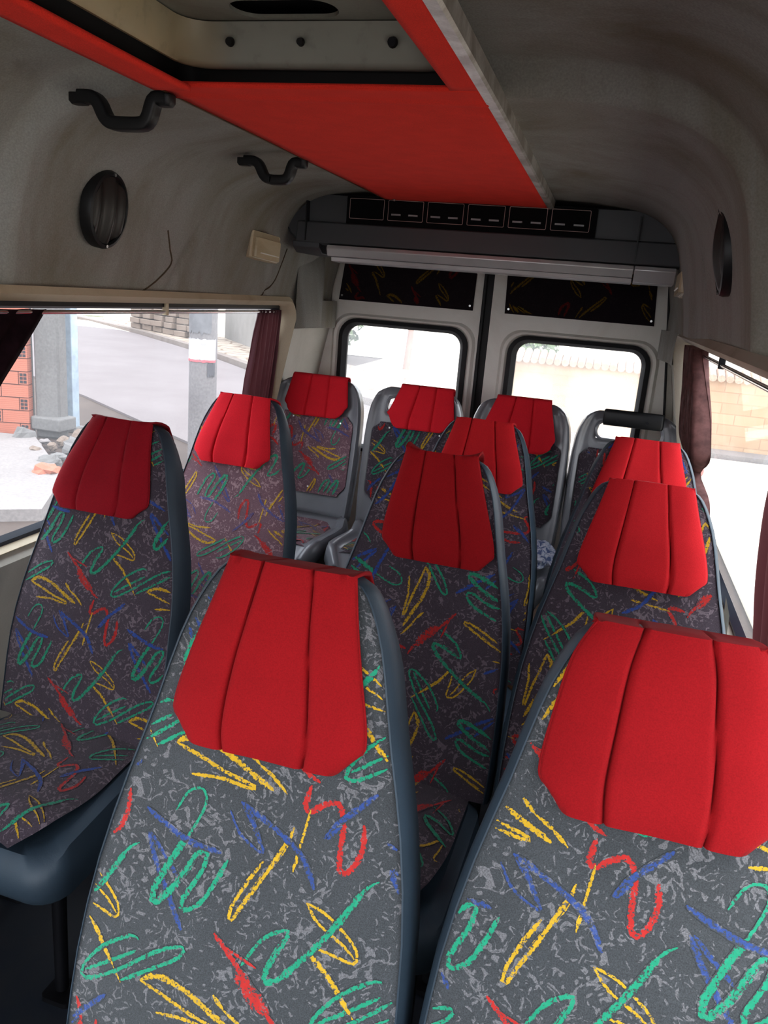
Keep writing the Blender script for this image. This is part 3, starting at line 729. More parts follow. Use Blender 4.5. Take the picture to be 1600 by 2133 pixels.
# ------------------------------------------------------------------ rear doors
DY = 3.65
def hwd(z, x):  # tumblehome: x grows outward as z falls
    return x
def door(idx, xa_t, xa_b, xb_t, xb_b, win, pan, lab):
    r = empty('door_%d' % idx, (0, 0, 0)); struct(r, lab, 'door')
    zt, zb = .24, -1.45
    def ex(z, a, b): return a+(b-a)*(.13-z)/(.53)
    wx0, wx1, wz0, wz1 = win
    # door skin with window hole: bridge outline to hole
    hole = rrect(wx0, wx1, wz0, wz1, .085, 6); n = len(hole)
    cx, cz = (wx0+wx1)/2, (wz0+wz1)/2
    def edge(px, pz):
        # project ray from hole centre onto door quad
        dx, dz = px-cx, pz-cz; best = 1e9
        for k in range(400):
            pass
        return None
    lo = ex(0, xa_t, xa_b); 
    out = []
    for (px, pz) in hole:
        dx, dz = px-cx, pz-cz; t = 1e9
        if dz > 1e-6: t = min(t, (zt-cz)/dz)
        if dz < -1e-6: t = min(t, (zb-cz)/dz)
        # side edges (sloped): x = a0 + a1*z
        for (a, b, sg) in ((xa_t, xa_b, -1), (xb_t, xb_b, 1)):
            a1 = -(b-a)/.53; a0 = a-a1*.13
            den = dx-a1*dz
            if den*sg > 1e-6: t = min(t, (a0+a1*cz-cx)/den)
        out.append((cx+dx*t, cz+dz*t))
    sk = MB()
    # insert quad corners by snapping the nearest outline point
    for (qx, qz) in ((ex(zt, xa_t, xa_b), zt), (ex(zt, xb_t, xb_b), zt), (ex(zb, xa_t, xa_b), zb), (ex(zb, xb_t, xb_b), zb)):
        k = min(range(n), key=lambda i: (out[i][0]-qx)**2+(out[i][1]-qz)**2); out[k] = (qx, qz)
    emb = [(cx+(x-cx)*1.07, cz+(z-cz)*1.045) for x, z in hole]; emb2 = [(cx+(x-cx)*1.11, cz+(z-cz)*1.075) for x, z in hole]
    Y_ = lambda L_, y: [(x, y, FL+z) for x, z in L_]
    sk.loops([Y_([(x, z) for x, z in out], DY+.035), Y_(out, DY), Y_(emb2, DY), Y_(emb, DY-.012), Y_([(cx+(x-cx)*1.03, cz+(z-cz)*1.02) for x, z in hole], DY-.010), Y_(hole, DY+.004), Y_(hole, DY+.05)])
    sk.build('door_panel', M_DOOR, r, angle=25)
    g = MB(); h2 = rrect(wx0+.040, wx1-.036, wz0+.03, wz1-.030, .06, 6); hm = rrect(wx0+.02, wx1-.02, wz0+.015, wz1-.016, .07, 6)
    g.loops([Y_(hole, DY+.01), Y_(hole, DY-.004), Y_(hm, DY-.010), Y_(h2, DY+.012), Y_(h2, DY+.03)])
    g.build('window_gasket', M_RUBBER, r, angle=40)
    gl = MB(); gl.add(Y_(hm, DY+.025), [tuple(range(len(hm)))]); gl.build('window_glass', M_GLASSR, r, smooth=False)
    # fabric inset panel above the window with chrome screws
    px0t, px1t, px0b, px1b, pz0, pz1 = pan
    def fs(x, t, d=0): return Vector((x, DY-.006-d, FL+pz1-t))
    mb = MB(); nn = 12; H = pz1-pz0
    def lx(t): return px0t+(px0b-px0t)*t/H
    def rx(t): return px1t+(px1b-px1t)*t/H
    mb.grid(nn, 6, lambda i, j: fs(lx(j/5*H)+(rx(j/5*H)-lx(j/5*H))*i/(nn-1), j/5*H))
    add_strokes(mb, fs, lambda x, t, w: lx(t)+.01+w < x < rx(t)-.01-w and .006 < t < H-.006, ((px0t+px1t)/2+.05*idx, -.36+.03*idx), math.pi*(idx-1)+.35, (px0b-.05, px1b+.05, 0, H), .006, .0006, 'YR', 1.7)
    o = mb.build('fabric_panel', FAB['dark'], r, fixn=False)
    if o.data.polygons[0].normal.y > 0: o.data.flip_normals()
    for a, b in ((lx(H)+.015, H-.02), (rx(H)-.015, H-.02), (rx(.02)-.015, .025), (lx(.02)+.015, .025)):
        s = MB(); s.tube([fs(a, b, 0), fs(a, b, .004)], .005, 8); s.build('panel_screw', M_SCREW, r)
    return r
door(1, -1.283, -1.346, -.577, -.577, (-1.245, -.625, -.755, -.130), (-1.231, -.614, -1.255, -.618, -.050, .155), 'left rear door in off-white paint with rounded window and dark fabric panel')
door(2, -.536, -.536, .196, .262, (-.442, .178, -.765, -.137), (-.481, .149, -.474, .165, -.050, .155), 'right rear door in off-white paint with rounded window and dark fabric panel')
gs = MB(); gs.box(-.577, -.536, DY+.012, DY+.03, .04, FL+.24); gs.box(-.580, -.566, DY-.012, DY+.012, .04, FL+.24)
o = gs.build('trim_6', M_RUBBER, None, bevel=.003); struct(o, 'black rubber seal between the rear doors', 'trim')
lt = MB(); lt.box(-.50, -.43, DY-.035, DY, FL-.80, FL-.77); o = lt.build('door_latch', M_METAL, None, bevel=.004); tag(o, 'small dark latch on the sill of the right rear door', 'latch')
# rear surround: pillars beside doors and header
rs = MB()
for s in (-1, 1):
    xo = XC+s*.93
    def dx_(z): return (-1.290-.063*(.13-z)/.53) if s < 0 else (.204+.066*(.13-z)/.53)
    zs = [.40, .1, -.2, -.5, -.9, -1.5]
    rs.grid(3, 6, lambda i, j: ((dx_(zs[j]) if i == 0 else (dx_(zs[j])+s*.001 if i == 1 else xo)), DY+.03 if i == 0 else DY-.005, FL+zs[j]))
rs.box(XC-.93, XC+.93, DY-.005, DY+.02, FL+.22, FL+.44)
rs.box(XC-.93, XC+.93, DY+.0, DY+.03, -.06, .09)
o = rs.build('wall_rear', M_LOWER, None, angle=30); struct(o, 'painted rear body surround around the doors', 'wall')
for s in (-1, 1):   # dark door seals
    q = MB(); f_ = lambda z: (-1.285-.063*(.13-z)/.53) if s < 0 else (.199+.066*(.13-z)/.53)
    q.tube([(f_(z), DY-.006, FL+z) for z in (.2, 0, -.4, -.9, -1.4)], .006, 6)
    o = q.build('trim_7' if s < 0 else 'trim_8', M_RUBBER); struct(o, 'thin dark seal beside the %s rear door' % ('left' if s < 0 else 'right'), 'trim')
# grey corner covers on the rear pillars, with cream metal below
for s in (-1, 1):
    q = MB(); xo = XC+.01+s*.752; xi = (-1.292 if s < 0 else .222)
    pts = [(xo, 3.16), (xo-s*.004, 3.30), (xo-s*.012, 3.42), (xi-s*.004, 3.52), (xi, 3.60), (xi, 3.64)]
    zs = [.16, .05, -.06, -.12, -.176]
    q.grid(6, 5, lambda i, j: (pts[i][0]+s*.03*max(0, (.10-zs[j]))*.5, pts[i][1], FL+zs[j]))
    o = q.build('trim_9' if s < 0 else 'trim_10', M_CORN if 'M_CORN' in globals() else M_LINER, None, angle=60)
    struct(o, 'grey moulded cover on the %s rear corner pillar' % ('left' if s < 0 else 'right'), 'trim')
    so = o.modifiers.new('t', 'SOLIDIFY'); so.thickness = .006

# ------------------------------------------------------------------ rear air console
con = empty('air_console', (-.522, 2.93, FL)); tag(con, 'long dark grey overhead air console across the rear above the doors', 'console')
con.scale = (.945, .945, .945)
cb = MB()
# D-shaped end silhouettes: extrude front face outline (x,z), layered in depth
def sil(inset):
    L_ = []; x0, x1 = -.765+inset, .765-inset; zt, zb = .330-inset*.5, .165+inset*.3
    n = 9
    for i in range(n+1):  # right end arc top->bottom
        a = math.pi/2-math.pi*.82*i/n; L_.append((x1-.10+.10*math.cos(a), (zt+zb)/2+.02+(zt-zb)/2*math.sin(a)*1.0-(.02 if i else 0)*i/n))
    L_.append((x1-.06, zb)); L_.append((x0+.06, zb))
    for i in range(n+1):
        a = math.pi/2-math.pi*.82*(n-i)/n; L_.append((x0+.10-.10*math.cos(a), (zt+zb)/2+.02+(zt-zb)/2*math.sin(a)-(.02 if (n-i) else 0)*(n-i)/n))
    return L_
a0 = sil(0); a1 = sil(.012)
cb.loops([[(x, .50, z) for x, z in a0], [(x, .012, z) for x, z in a0], [(x, 0, z) for x, z in a1]], capb=False)
# front face in two planes (upper nearly vertical, lower leaning in)
cen = [(x, -.012 if z < .26 else .0, z) for x, z in a1]
cb.add([(x, 0, z) for x, z in a1], [tuple(range(len(a1)))])
cb.build('console_body', M_CONS, con, angle=30)
# recessed dark end shadow gaps
for s in (-1, 1):
    q = MB(); q.tube([(s*(.765-.105+.105*math.cos(a)), .004, .262+.078*math.sin(a)) for a in [math.radians(x) for x in range(80, -50, -10)]], [.004+.007*math.sin(math.pi*k/12) for k in range(13)], 8)
    q.build('end_recess', M_BLACK, con)
# lower fascia, slightly proud
lf = MB(); lf.loops([[(x, y, z) for y, z in ((.02, .250), (-.020, .242), (-.030, .165), (.02, .158))] for x in (-.700, .755)], capa=True, capb=True)
lf.build('lower_fascia', M_CONS, con, bevel=.004)
lp = MB(); lp.loops([[(x, y, z) for y, z in ((-.030, .160), (-.038, .146), (-.022, .118), (.10, .114), (.10, .162))] for x in (-.568, .590)], capa=True, capb=True)
lp.build('satin_lip', M_CONSLIP, con, bevel=.003)
lp = MB(); lp.loops([[(x, y, z) for y, z in ((-.014, .117), (-.010, .100), (.10, .098), (.10, .118))] for x in (-.555, .590)], capa=True, capb=True)
lp.build('satin_lip', M_CONSLIP, con, bevel=.003)
lp = MB(); lp.loops([[(x, y, z) for y, z in ((-.028, .160), (-.036, .146), (-.012, .104), (.10, .100), (.10, .167))] for x in (.594, .735)], capa=True, capb=True)
lp.build('lip_end_cap', M_CONSLIP, con, bevel=.003)
lp = MB(); lp.loops([[(x, y, z) for y, z in ((-.024, .167), (-.022, .146), (.02, .125), (.30, .125), (.30, .167))] for x in (-.715, -.604)], capa=True, capb=True)
lp.build('lip_end_cap', M_CONS, con, bevel=.003)
for x in (-.660, .590):
    q = MB(); q.box(x-.002, x+.002, -.032, .01, .17, .325); q.build('seam', M_BLACK, con)
M_VENT = plain('matt_black_vent', (.006, .006, .007), .85, 0, .1, 8, 0, 1, .15)
vp = MB(); vp.loops([[(x, y, z) for x, z in rrect(-.500, .440, .240, .345, .006, 2)] for y in (.0, -.016)], capb=True)
vp.build('vent_panel', M_VENT, con, angle=30)
M_LINE = plain('pale_vent_outline', (.42, .30, .28), .5); M_TAB = plain('vent_tab', (.25, .25, .26), .3)
for k in range(6):
    x0 = -.488+k*.1535; x1 = x0+.138
    v = MB(); v.loops([[(x, -.018, z) for x, z in rrect(x0, x1, .262, .336, .004, 2)], [(x, -.018, z) for x, z in rrect(x0+.0018, x1-.0018, .2638, .3342, .003, 2)]])
    v.loops([[(x, y, z) for x, z in rrect(x0+.002, x1-.002, .264, .334, .003, 2)] for y in (-.016, -.0165)], capb=True, mi=1)
    vo = v.build('air_vent', [M_LINE, M_VENT], con)
    if k == 0: continue
    for q_ in (.015, .082):
        t_ = MB(); t_.box(x0+q_, x0+q_+.036, -.023, -.016, .281, .287); t_.build('vent_tab', M_TAB, vo)

# ------------------------------------------------------------------ red ceiling panel with hatch
pn = empty('ceiling_panel', (XC, 1.6, FL+.325)); tag(pn, 'long red cloth-covered ceiling panel framing the roof hatch', 'panel')
mb = MB()
px0, px1, py0, py1 = -.861, -.262, -.30, 2.925
hx0, hx1, hy0, hy1 = -.786, -.314, .45, 1.403
oL = [(px0, py0), (px1, py0), (px1, py1), (px0, py1)]
def P3(L_, z): return [(x-XC, y-1.6, z) for x, y in L_]
hp = rrect(hx0, hx1, hy0, hy1, .02, 3)
# strips around the hole, gridded, slight sag and fold at y=1.49
def zf(x, y): return -.004*max(0, y-1.4)+.0022*noise.noise(Vector((x*3, y*2, 3)))-.0035*math.exp(-((y-1.485-.02*(x+.5))/.012)**2)
def tx(x, y): return x+(-.5615-x)*.035*max(0, y-1.4)/1.5
def strip(xa, xb, ya, yb, nx, ny):
    mb.grid(nx, ny, lambda i, j: (tx(xa+(xb-xa)*i/(nx-1), ya+(yb-ya)*j/(ny-1))-XC, ya+(yb-ya)*j/(ny-1)-1.6, zf(xa+(xb-xa)*i/(nx-1), ya+(yb-ya)*j/(ny-1))))
strip(px0, px1, hy1, py1, 22, 140); strip(px0, hx0, hy0, hy1, 6, 40); strip(hx1, px1, hy0, hy1, 6, 40); strip(px0, px1, py0, hy0, 22, 30)
o = mb.build('panel_board', M_PANEL, pn); so = o.modifiers.new('t', 'SOLIDIFY'); so.thickness = .008; so.offset = 1 if o.data.polygons[0].normal.z > 0 else -1
e = MB(); e.loops([[(tx(x, y)-XC, y-1.6, z-.004*max(0, y-1.4)) for x, z in ((px1-.002, -.002), (px1+.016, -.004), (px1+.020, .0), (px1+.020, .026), (px1-.002, .020))] for y in (py0, 1.0, 1.545, 1.55, 2.4, 2.405, py1+.015)], capa=True, capb=True)
e.build('metal_edge_strip', M_ALU, pn, angle=30)
e = MB(); e.loops([[(tx(x, y)-XC, y-1.6, z-.004*max(0, y-1.4)) for x, z in ((px0-.004, -.001), (px0+.001, -.001), (px0+.001, .012), (px0-.004, .012))] for y in (py0, 1.4, py1)], capa=True, capb=True); e.build('frayed_edge', M_WOOD, pn)
for xx in (-.815, px1-.004):
    s = MB(); s.tube([(xx-XC, 2.90-1.6, -.006), (xx-XC, 2.90-1.6, -.012)], .005, 8); s.build('screw', M_SCREW, pn)

ht = empty('roof_hatch', (-.555, .92, FL+.34)); tag(ht, 'open roof hatch frame of worn grey-green metal inside the red panel', 'hatch')
def HL(x0, x1, y0, y1, r, z): return [(x+.555, y-.92, z) for x, y in rrect(x0, x1, y0, y1, r, 8)]
fr = MB()
L_ = [HL(-.815, -.325, .43, 1.452, .06, .034), HL(-.822, -.318, .425, 1.458, .06, .026), HL(-.812, -.332, .435, 1.436, .055, .024), HL(-.806, -.340, .44, 1.428, .055, .032), HL(-.795, -.36, .45, 1.405, .05, .088)]
fr.loops(L_)
o = fr.build('hatch_frame', M_HATCHG, ht, angle=50)
sl = MB(); sl.loops([HL(-.84, -.30, .40, 1.47, .03, -.008), HL(-.84, -.30, .40, 1.47, .03, .05)]); sl.build('gap_shade_band', M_RUBBER, ht)  # black band painting the shade in the gap above the panel
# flat tray above with slotted hole
tr = MB(); out = [(-.85, .40), (-.30, .40), (-.30, 1.46), (-.85, 1.46)]
slot = rrect(-.685, -.500, 1.315, 1.396, .038, 6)
o4 = rrect(-.85, -.30, .40, 1.46, .02, 6)
tr.loops([[(x+.555, y-.92, .090) for x, y in o4], [(x+.555, y-.92, .090) for x, y in slot], [(x+.555, y-.92, .096) for x, y in slot]])
tr.build('hatch_tray', M_HATCH, ht, angle=30)
bx = MB(); bx.add([(x+.555, y-.92, .112) for x, y in o4], [tuple(range(len(o4)))]); bx.build('hatch_cover', M_BLACK, ht, smooth=False)
for x, r_ in ((-.715, .008), (-.583, .007), (-.42, .009)):
    s = MB(); s.tube([(x+.555, 1.412-.92, .058), (x+.555, 1.404-.92, .057)], [r_, r_*.8], 12); s.build('screw', M_BLACK if x != -.42 else M_METAL, ht)

# ------------------------------------------------------------------ handles, speakers, lamps
def handle(x0, x1, y, z, lab):
    h = empty('grab_handle', ((x0+x1)/2, y, z)); tag(h, lab, 'handle', 'black ceiling grab handles'); w = (x1-x0)/2
    g = MB(); pts = []; rs = []
    path = [(-w+.01, .0), (-w+.038, -.001), (-w+.052, -.010), (-w+.060, -.024), (-w+.068, -.037), (-w+.078, -.044), (-w+.092, -.046), (0, -.0465), (w-.060, -.046), (w-.046, -.042), (w-.038, -.030), (w-.032, -.012), (w-.024, -.001), (w, .0)]
    sp = spline(path, .006)
    L2 = []
    for k in range(len(sp)):
        t_ = (sp[min(k+1, len(sp)-1)]-sp[max(k-1, 0)]).normalized(); n_ = Vector((-t_.y, t_.x))
        L2.append([(sp[k].x+n_.x*a, c, sp[k].y+n_.y*a) for a, c in rrect(-.0125, .0125, -.015, .015, .006, 3)])
    g.loops(L2, capa=True, capb=True)
    g.build('grip', M_BLACK, h, angle=60)
    for s_, L_ in ((-1, .042), (1, .034)):
        b = MB(); xx = s_*(w-L_/2+.012); b.loops([[(xx+a, c, zz) for a, c in rrect(-L_/2*k, L_/2*k, -.014*k, .014*k, .010*k, 4)] for k, zz in ((1, .006), (1, -.008), (.75, -.014))], capa=True, capb=True)
        b.build('mount', M_BLACK, h, angle=40)
handle(-1.065, -.865, 1.46, FL+.316, 'black ceiling grab handle nearest the camera, beside the red panel')
handle(-1.045, -.865, 2.15, FL+.316, 'smaller-looking black ceiling grab handle farther back beside the red panel')
def speaker(s, x, y, z, lab):
    r = empty('speaker', (x, y, z), 0); tag(r, lab, 'speaker', 'oval black wall speakers')
    r.rotation_euler = (0, math.radians(-9)*s, 0)
    g = MB(); A, B = .093, .080
    def ell(k, d): return [(-s*d, B*k*math.cos(a), A*k*math.sin(a)) for a in [2*math.pi*i/32 for i in range(32)]]
    g.loops([ell(1, -.012), ell(1, .008), ell(.96, .016), ell(.88, .018), ell(.84, .012)])
    g.build('speaker_rim', M_BLACK, r, angle=50)
    gr = MB()
    def gp(i, j):
        a = 2*math.pi*i/48; k = (j+.0001)/16*.85; y_ = B*k*math.cos(a); z_ = A*k*math.sin(a)
        return (-s*(.012+.012*(1-(k/.85)**2)+.006*math.cos(y_*2*math.pi/.055)), y_, z_)
    gr.grid(48, 17, gp, closeu=True)
    gr.build('speaker_grille', M_GRILLE, r, angle=60)
    for zz in (.084, -.084):
        sc = MB(); sc.tube([(-s*.016, 0, zz), (-s*.021, 0, zz)], .004, 8); sc.build('screw', M_SCREW, r)
M_GRILLE = plain('speaker_grille', (.030, .027, .025), .4)
speaker(-1, -1.247, 1.81, FL+.14, 'oval black speaker on the left wall above the window')
speaker(1, .208, 1.89, FL+.14, 'oval black speaker on the right wall, seen edge-on near the picture edge')
def lamp(s, x, y, z, lab):
    r = empty('wall_lamp', (x, y, z)); tag(r, lab, 'lamp', 'small cream wall lamps'); r.rotation_euler = (math.radians(-5), 0, math.radians(18 if s < 0 else 2)*s)
    b = MB(); b.loops([[(-s*d, a*k, c*k) for a, c in rrect(-.074, .074, -.046, .046, .006, 2)] for d, k in ((-.03, 1), (.008, 1), (.012, .96))], capa=True, capb=True)
    b.build('lamp_base', M_CREAM, r, angle=30)
    l = MB(); l.loops([[(-s*d, a, c) for a, c in rrect(-.066*k, .066*k, -.043, .043*(1 if k == 1 else .55), .004, 2)] for d, k in ((.012, 1), (.022, .98), (.028, .9))], capb=True)
    l.build('lamp_lens', M_LENS, r, angle=25)
    w_ = MB(); w_.add([(-s*.014, -.062, -.044), (-s*.014, .064, -.044), (-s*.031, .054, -.024), (-s*.031, -.040, -.024)], [(0, 1, 2, 3)]); w_.tube([(-s*.012, -.058, -.0), (-s*.018, -.058, 0)], .004, 6, mi=1)
    w_.build('lamp_reflector', [M_WHITE, M_BLACK], r)
M_LENS = stained('yellowed_lamp_lens', (.55, .47, .33), (.33, .24, .13), .35, 9, .6, .02)
M_WHITE = plain('white_plastic', (.8, .78, .7), .3)
lamp(-1, -1.222, 2.70, FL+.118, 'small square yellowed lamp on the left wall beside the air console')
lamp(1, .208, 2.86, FL+.110, 'small square yellowed lamp on the right wall beside the air console')

# ------------------------------------------------------------------ curtains and rods
def rod(s, lab):
    r = empty('curtain_rod', (XC+.01+s*.800, 1.4, FL-.112)); tag(r, lab, 'rod', 'thin metal curtain rods')
    g = MB(); g.tube([(0, -1.5, 0), (0, 1.66, 0)], .0055, 10); g.build('rod_tube', M_CHROME, r)
    for y in (-.3, .82):
        b = MB(); b.box(-.008, .008, y-.007, y+.007, -.010, .034); b.build('rod_bracket', M_CREAM if s < 0 else M_METAL, r, bevel=.002)
    g = MB(); g.box(-.002+s*.012, .012+s*.012, -1.5, 1.7, .014, .030); g.build('curtain_track', M_BLACK, r)
rod(-1, 'thin bright curtain rod along the top of the left window'); rod(1, 'thin bright curtain rod along the top of the right window')
def curtain(name, s, y_of, z0, z1, nf, amp, lab, tie=None, xoff=0):
    """y_of(k, v): y at fraction k across, v down"""
    mb = MB(); nu = nf*10+1; nv = 40
    def pt(i, j):
        k = i/(nu-1); v = j/(nv-1); z = z0+(z1-z0)*v
        y = y_of(k, v)
        pinch = 1.0
        if tie is not None: pinch = 1-.6*math.exp(-((v-tie)/.06)**2)
        a = amp*pinch*(.6+.5*v)
        x = .798+.085*max(0, (-.11-z))/.6+xoff+a*math.sin(k*nf*2*math.pi+1.3*math.sin(v*3+k*7))+.004*noise.noise(Vector((k*9, v*5, nf)))
        return (XC+.01+s*(x-.018*v), y+a*.35*math.cos(k*nf*2*math.pi*1.0+v), FL+z)
    mb.grid(nu, nv, pt)
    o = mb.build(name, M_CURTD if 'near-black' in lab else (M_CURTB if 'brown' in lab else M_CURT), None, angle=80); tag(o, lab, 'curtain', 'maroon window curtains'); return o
def yfar(k, v):
    c = 3.0+.0*v; h = .105+.03*math.sin(v*3.0); h *= 1-.25*math.exp(-((v-.75)/.08)**2); return c-h*.0+(k*2-1)*h
curtain('curtain', -1, yfar, -.105, -.70, 7, .014, 'dark maroon curtain gathered at the rear end of the left window')
def yfr(k, v):
    h = .20+.07*math.sin(min(1, v/.8)*math.pi*.8); h *= 1-.45*math.exp(-((v-.57)/.06)**2); c = 2.85-.15*math.sin(v*2); return c+(k*2-1)*h
curtain('curtain', 1, yfr, -.095, -.74, 9, .036, 'brown maroon curtain tied in the middle at the rear end of the right window', tie=.57, xoff=-.006)
ct = [o for o in bpy.data.objects if o.name.startswith('curtain') and 'tied' in o.get('label', '')][0]
q = MB(); zt_ = FL-.095-.645*.57; q.tube([(XC+.01+.838+.030*math.cos(a)-.012, 2.71+.105*math.sin(a), zt_+.012*math.sin(a*2)) for a in [2*math.pi*k/24 for k in range(25)]], .011, 8, cap=False)
q.build('curtain_tie', plain('pinkish_brown_tie', (.30, .13, .11), .8), ct)
def ynear(k, v): return 1.20+(k*2-1)*.33+.15*(k)-.42*min(v, .7)*(k)-.05*v
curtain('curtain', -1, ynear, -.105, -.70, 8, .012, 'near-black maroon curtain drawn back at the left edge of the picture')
def ynr(k, v): return 1.16+(k*2-1)*.22+.10*k*math.sin(min(1, max(0, v-.12)/.75)*math.pi)
curtain('curtain', 1, ynr, -.105, -.72, 7, .012, 'maroon curtain just entering at the right edge of the picture')

# small folded paper tucked at the right sill
pp = MB(); pp.add([(.325, 1.71, FL-.60), (.325, 1.79, FL-.585), (.335, 1.80, FL-.70), (.33, 1.70, FL-.72)], [(0, 1, 2, 3)])
o = pp.build('paper_slip', plain('cream_paper', (.75, .74, .62), .8), None, smooth=False); tag(o, 'small pale paper slip tucked against the right window sill', 'paper')

# ------------------------------------------------------------------ outside
GZ = -.48
def gmat(name, stops, scale, rough=.95, bmp=.4, sc2=40):
    mt, nt, b = nmat(name); co = objco(nt)
    f = noise_n(nt, co, scale, 8, .65); c = ramp(nt, f, stops)
    g = noise_n(nt, co, sc2, 4); c = mixc(nt, 1.0, c, ramp(nt, g, [(.3, .85), (.7, 1.12)]), 'MULTIPLY')
    lk(nt, c, b.inputs['Base Color']); b.inputs['Roughness'].default_value = rough
    bump(nt, b, g, bmp*.5, .01); return mt
M_ROAD = gmat('pale_worn_road', [(.35, (0.136, 0.113, 0.112)), (.65, (0.159, 0.135, 0.134))], .6)
M_DIRT = gmat('brown_dirt', [(.35, (0.048, 0.029, 0.022)), (.65, (0.067, 0.045, 0.034))], 1.5)
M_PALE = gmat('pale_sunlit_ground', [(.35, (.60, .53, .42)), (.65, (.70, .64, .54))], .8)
M_CONC = gmat('grey_concrete', [(.35, (0.130, 0.124, 0.120)), (.65, (0.160, 0.154, 0.149))], 2)
M_SLAB = gmat('light_concrete', [(.35, (0.201, 0.182, 0.175)), (.65, (0.228, 0.206, 0.198))], 2)
M_GRASS = gmat('rough_grass', [(.35, (0.065, 0.086, 0.027)), (.65, (0.139, 0.141, 0.062))], 4)
M_ADOBE0 = None
def poly(name, pts, z, mat, lab, cat, th=.02, kind=None):
    mb = MB(); mb.loops([[(x, y, z-th) for x, y in pts], [(x, y, z) for x, y in pts]], capa=True, capb=True)
    o = mb.build(name, mat, None, smooth=False); tag(o, lab, cat, None, kind); return o
g = poly('ground', [(-60, -20), (40, -20), (40, 70), (-60, 70)], GZ, M_DIRT, 'brown bare earth around the van', 'ground', .05, 'structure')
poly('road', [(1, 5.9), (-1.8, 6.4), (-4.75, 8.6), (-7.9, 10.9), (-14.5, 15.2), (-28, 23.5), (-34, 35), (-20.2, 27.2), (-14.9, 23.4), (-10.5, 19.5), (-7.0, 15.9), (-3.4, 13.1), (1.1, 9.6)], GZ+.03, M_ROAD, 'pale worn road curving past the left window', 'road', .05, 'structure')
poly('pale_yard', [(1.2, -6), (26, -6), (26, 12.35), (1.2, 12.35)], GZ+.035, M_PALE, 'pale sunlit yard outside the right window', 'ground', .02, 'structure')
poly('pale_lane', [(-2.9, 13.3), (1.15, 9.9), (1.15, 12.35), (-2.35, 13.3), (-2.35, 24), (-6.6, 24), (-6.3, 17.2)], GZ+.037, M_PALE, 'pale hazy lane behind the left rear door', 'ground', .02, 'structure')
poly('grass_patch', [(-33, 37), (-21.2, 29.5), (-19.6, 30.8), (-14.4, 27.2), (-16.5, 36), (-30, 44)], GZ+.04, M_GRASS, 'rough green grass beyond the road', 'grass', .03, 'stuff')
# far kerb and paving
kb = MB(); kp = [(-34, 35.2), (-20.2, 27.3), (-14.9, 23.5), (-10.5, 19.6), (-7.0, 16.0), (-3.4, 13.2)]
kb.loops([[(x+.0, y+.0, GZ+z) for z in (0,) ] for x, y in kp]) if False else None
for (x, y), (x2, y2) in zip(kp[:-1], kp[1:]):
    d = Vector((x2-x, y2-y, 0)).normalized(); nn = Vector((-d.y, d.x, 0))*-1
    if nn.y < 0: nn = -nn
    L_ = []
    for q in (Vector((x, y, 0)), Vector((x2, y2, 0))): L_.append([q+Vector((0, 0, GZ)), q+Vector((0, 0, GZ+.14)), q+nn*.22+Vector((0, 0, GZ+.14)), q+nn*.22+Vector((0, 0, GZ))])
    kb.loops(L_, capa=True, capb=True)
o = kb.build('kerb', gmat('stone_kerb', [(.3, (0.146, 0.116, 0.099)), (.7, (0.198, 0.164, 0.145))], 3), None, smooth=False); tag(o, 'pale stone kerb along the far side of the road', 'kerb')
def paving():
    mt, nt, b = nmat('broken_flagstones'); co = objco(nt)
    v = nd(nt, 'ShaderNodeTexVoronoi', Scale=1.6, feature='DISTANCE_TO_EDGE'); lk(nt, co, v.inputs['Vector'])
    n = noise_n(nt, co, 3, 5)
    c = mixc(nt, ramp(nt, v.outputs['Distance'], [(.02, 0.0), (.08, 1.0)]), (.14, .09, .06), ramp(nt, n, [(.35, (.25, .20, .155)), (.65, (.33, .28, .225))]))
    lk(nt, c, b.inputs['Base Color']); b.inputs['Roughness'].default_value = .9; return mt
M_PAVE = paving()
poly('footpath', [(-20.2, 27.5), (-14.9, 23.7), (-10.5, 19.8), (-7.0, 16.2), (-3.4, 13.4), (-2.8, 16.5), (-8.5, 21.5), (-14, 26.5), (-19, 30.5)], GZ+.13, M_PAVE, 'broken flagstone footpath beyond the road', 'path', .13, 'structure')
# stacked adobe bricks
M_ABR = gmat('adobe_brick', [(.35, (0.147, 0.106, 0.081)), (.65, (0.212, 0.165, 0.132))], 1.2)
proto = None; rnd = random.Random(5)
k_ = 0
for col_ in range(6):
    for row_ in range(6 if col_ < 2 else 5):
        cx = -15.6+col_*.66; cy = 24.6-col_*.40
        if proto is None:
            b = MB(); b.box(-.30, .30, -.22, .22, 0, .17); proto = b.build('adobe_block', M_ABR, None, bevel=.02); o = proto
        else: o = cp(proto)
        o.location = (cx+rnd.uniform(-.02, .02)+.03*row_, cy+rnd.uniform(-.09, .09), GZ+.135+row_*.19); o.rotation_euler = (rnd.uniform(-.03, .03), rnd.uniform(-.03, .03), math.radians(-30)+rnd.uniform(-.12, .12))
        tag(o, 'brown adobe block in the rough pile beyond the road, behind the left window', 'block', 'piled adobe blocks across the road')
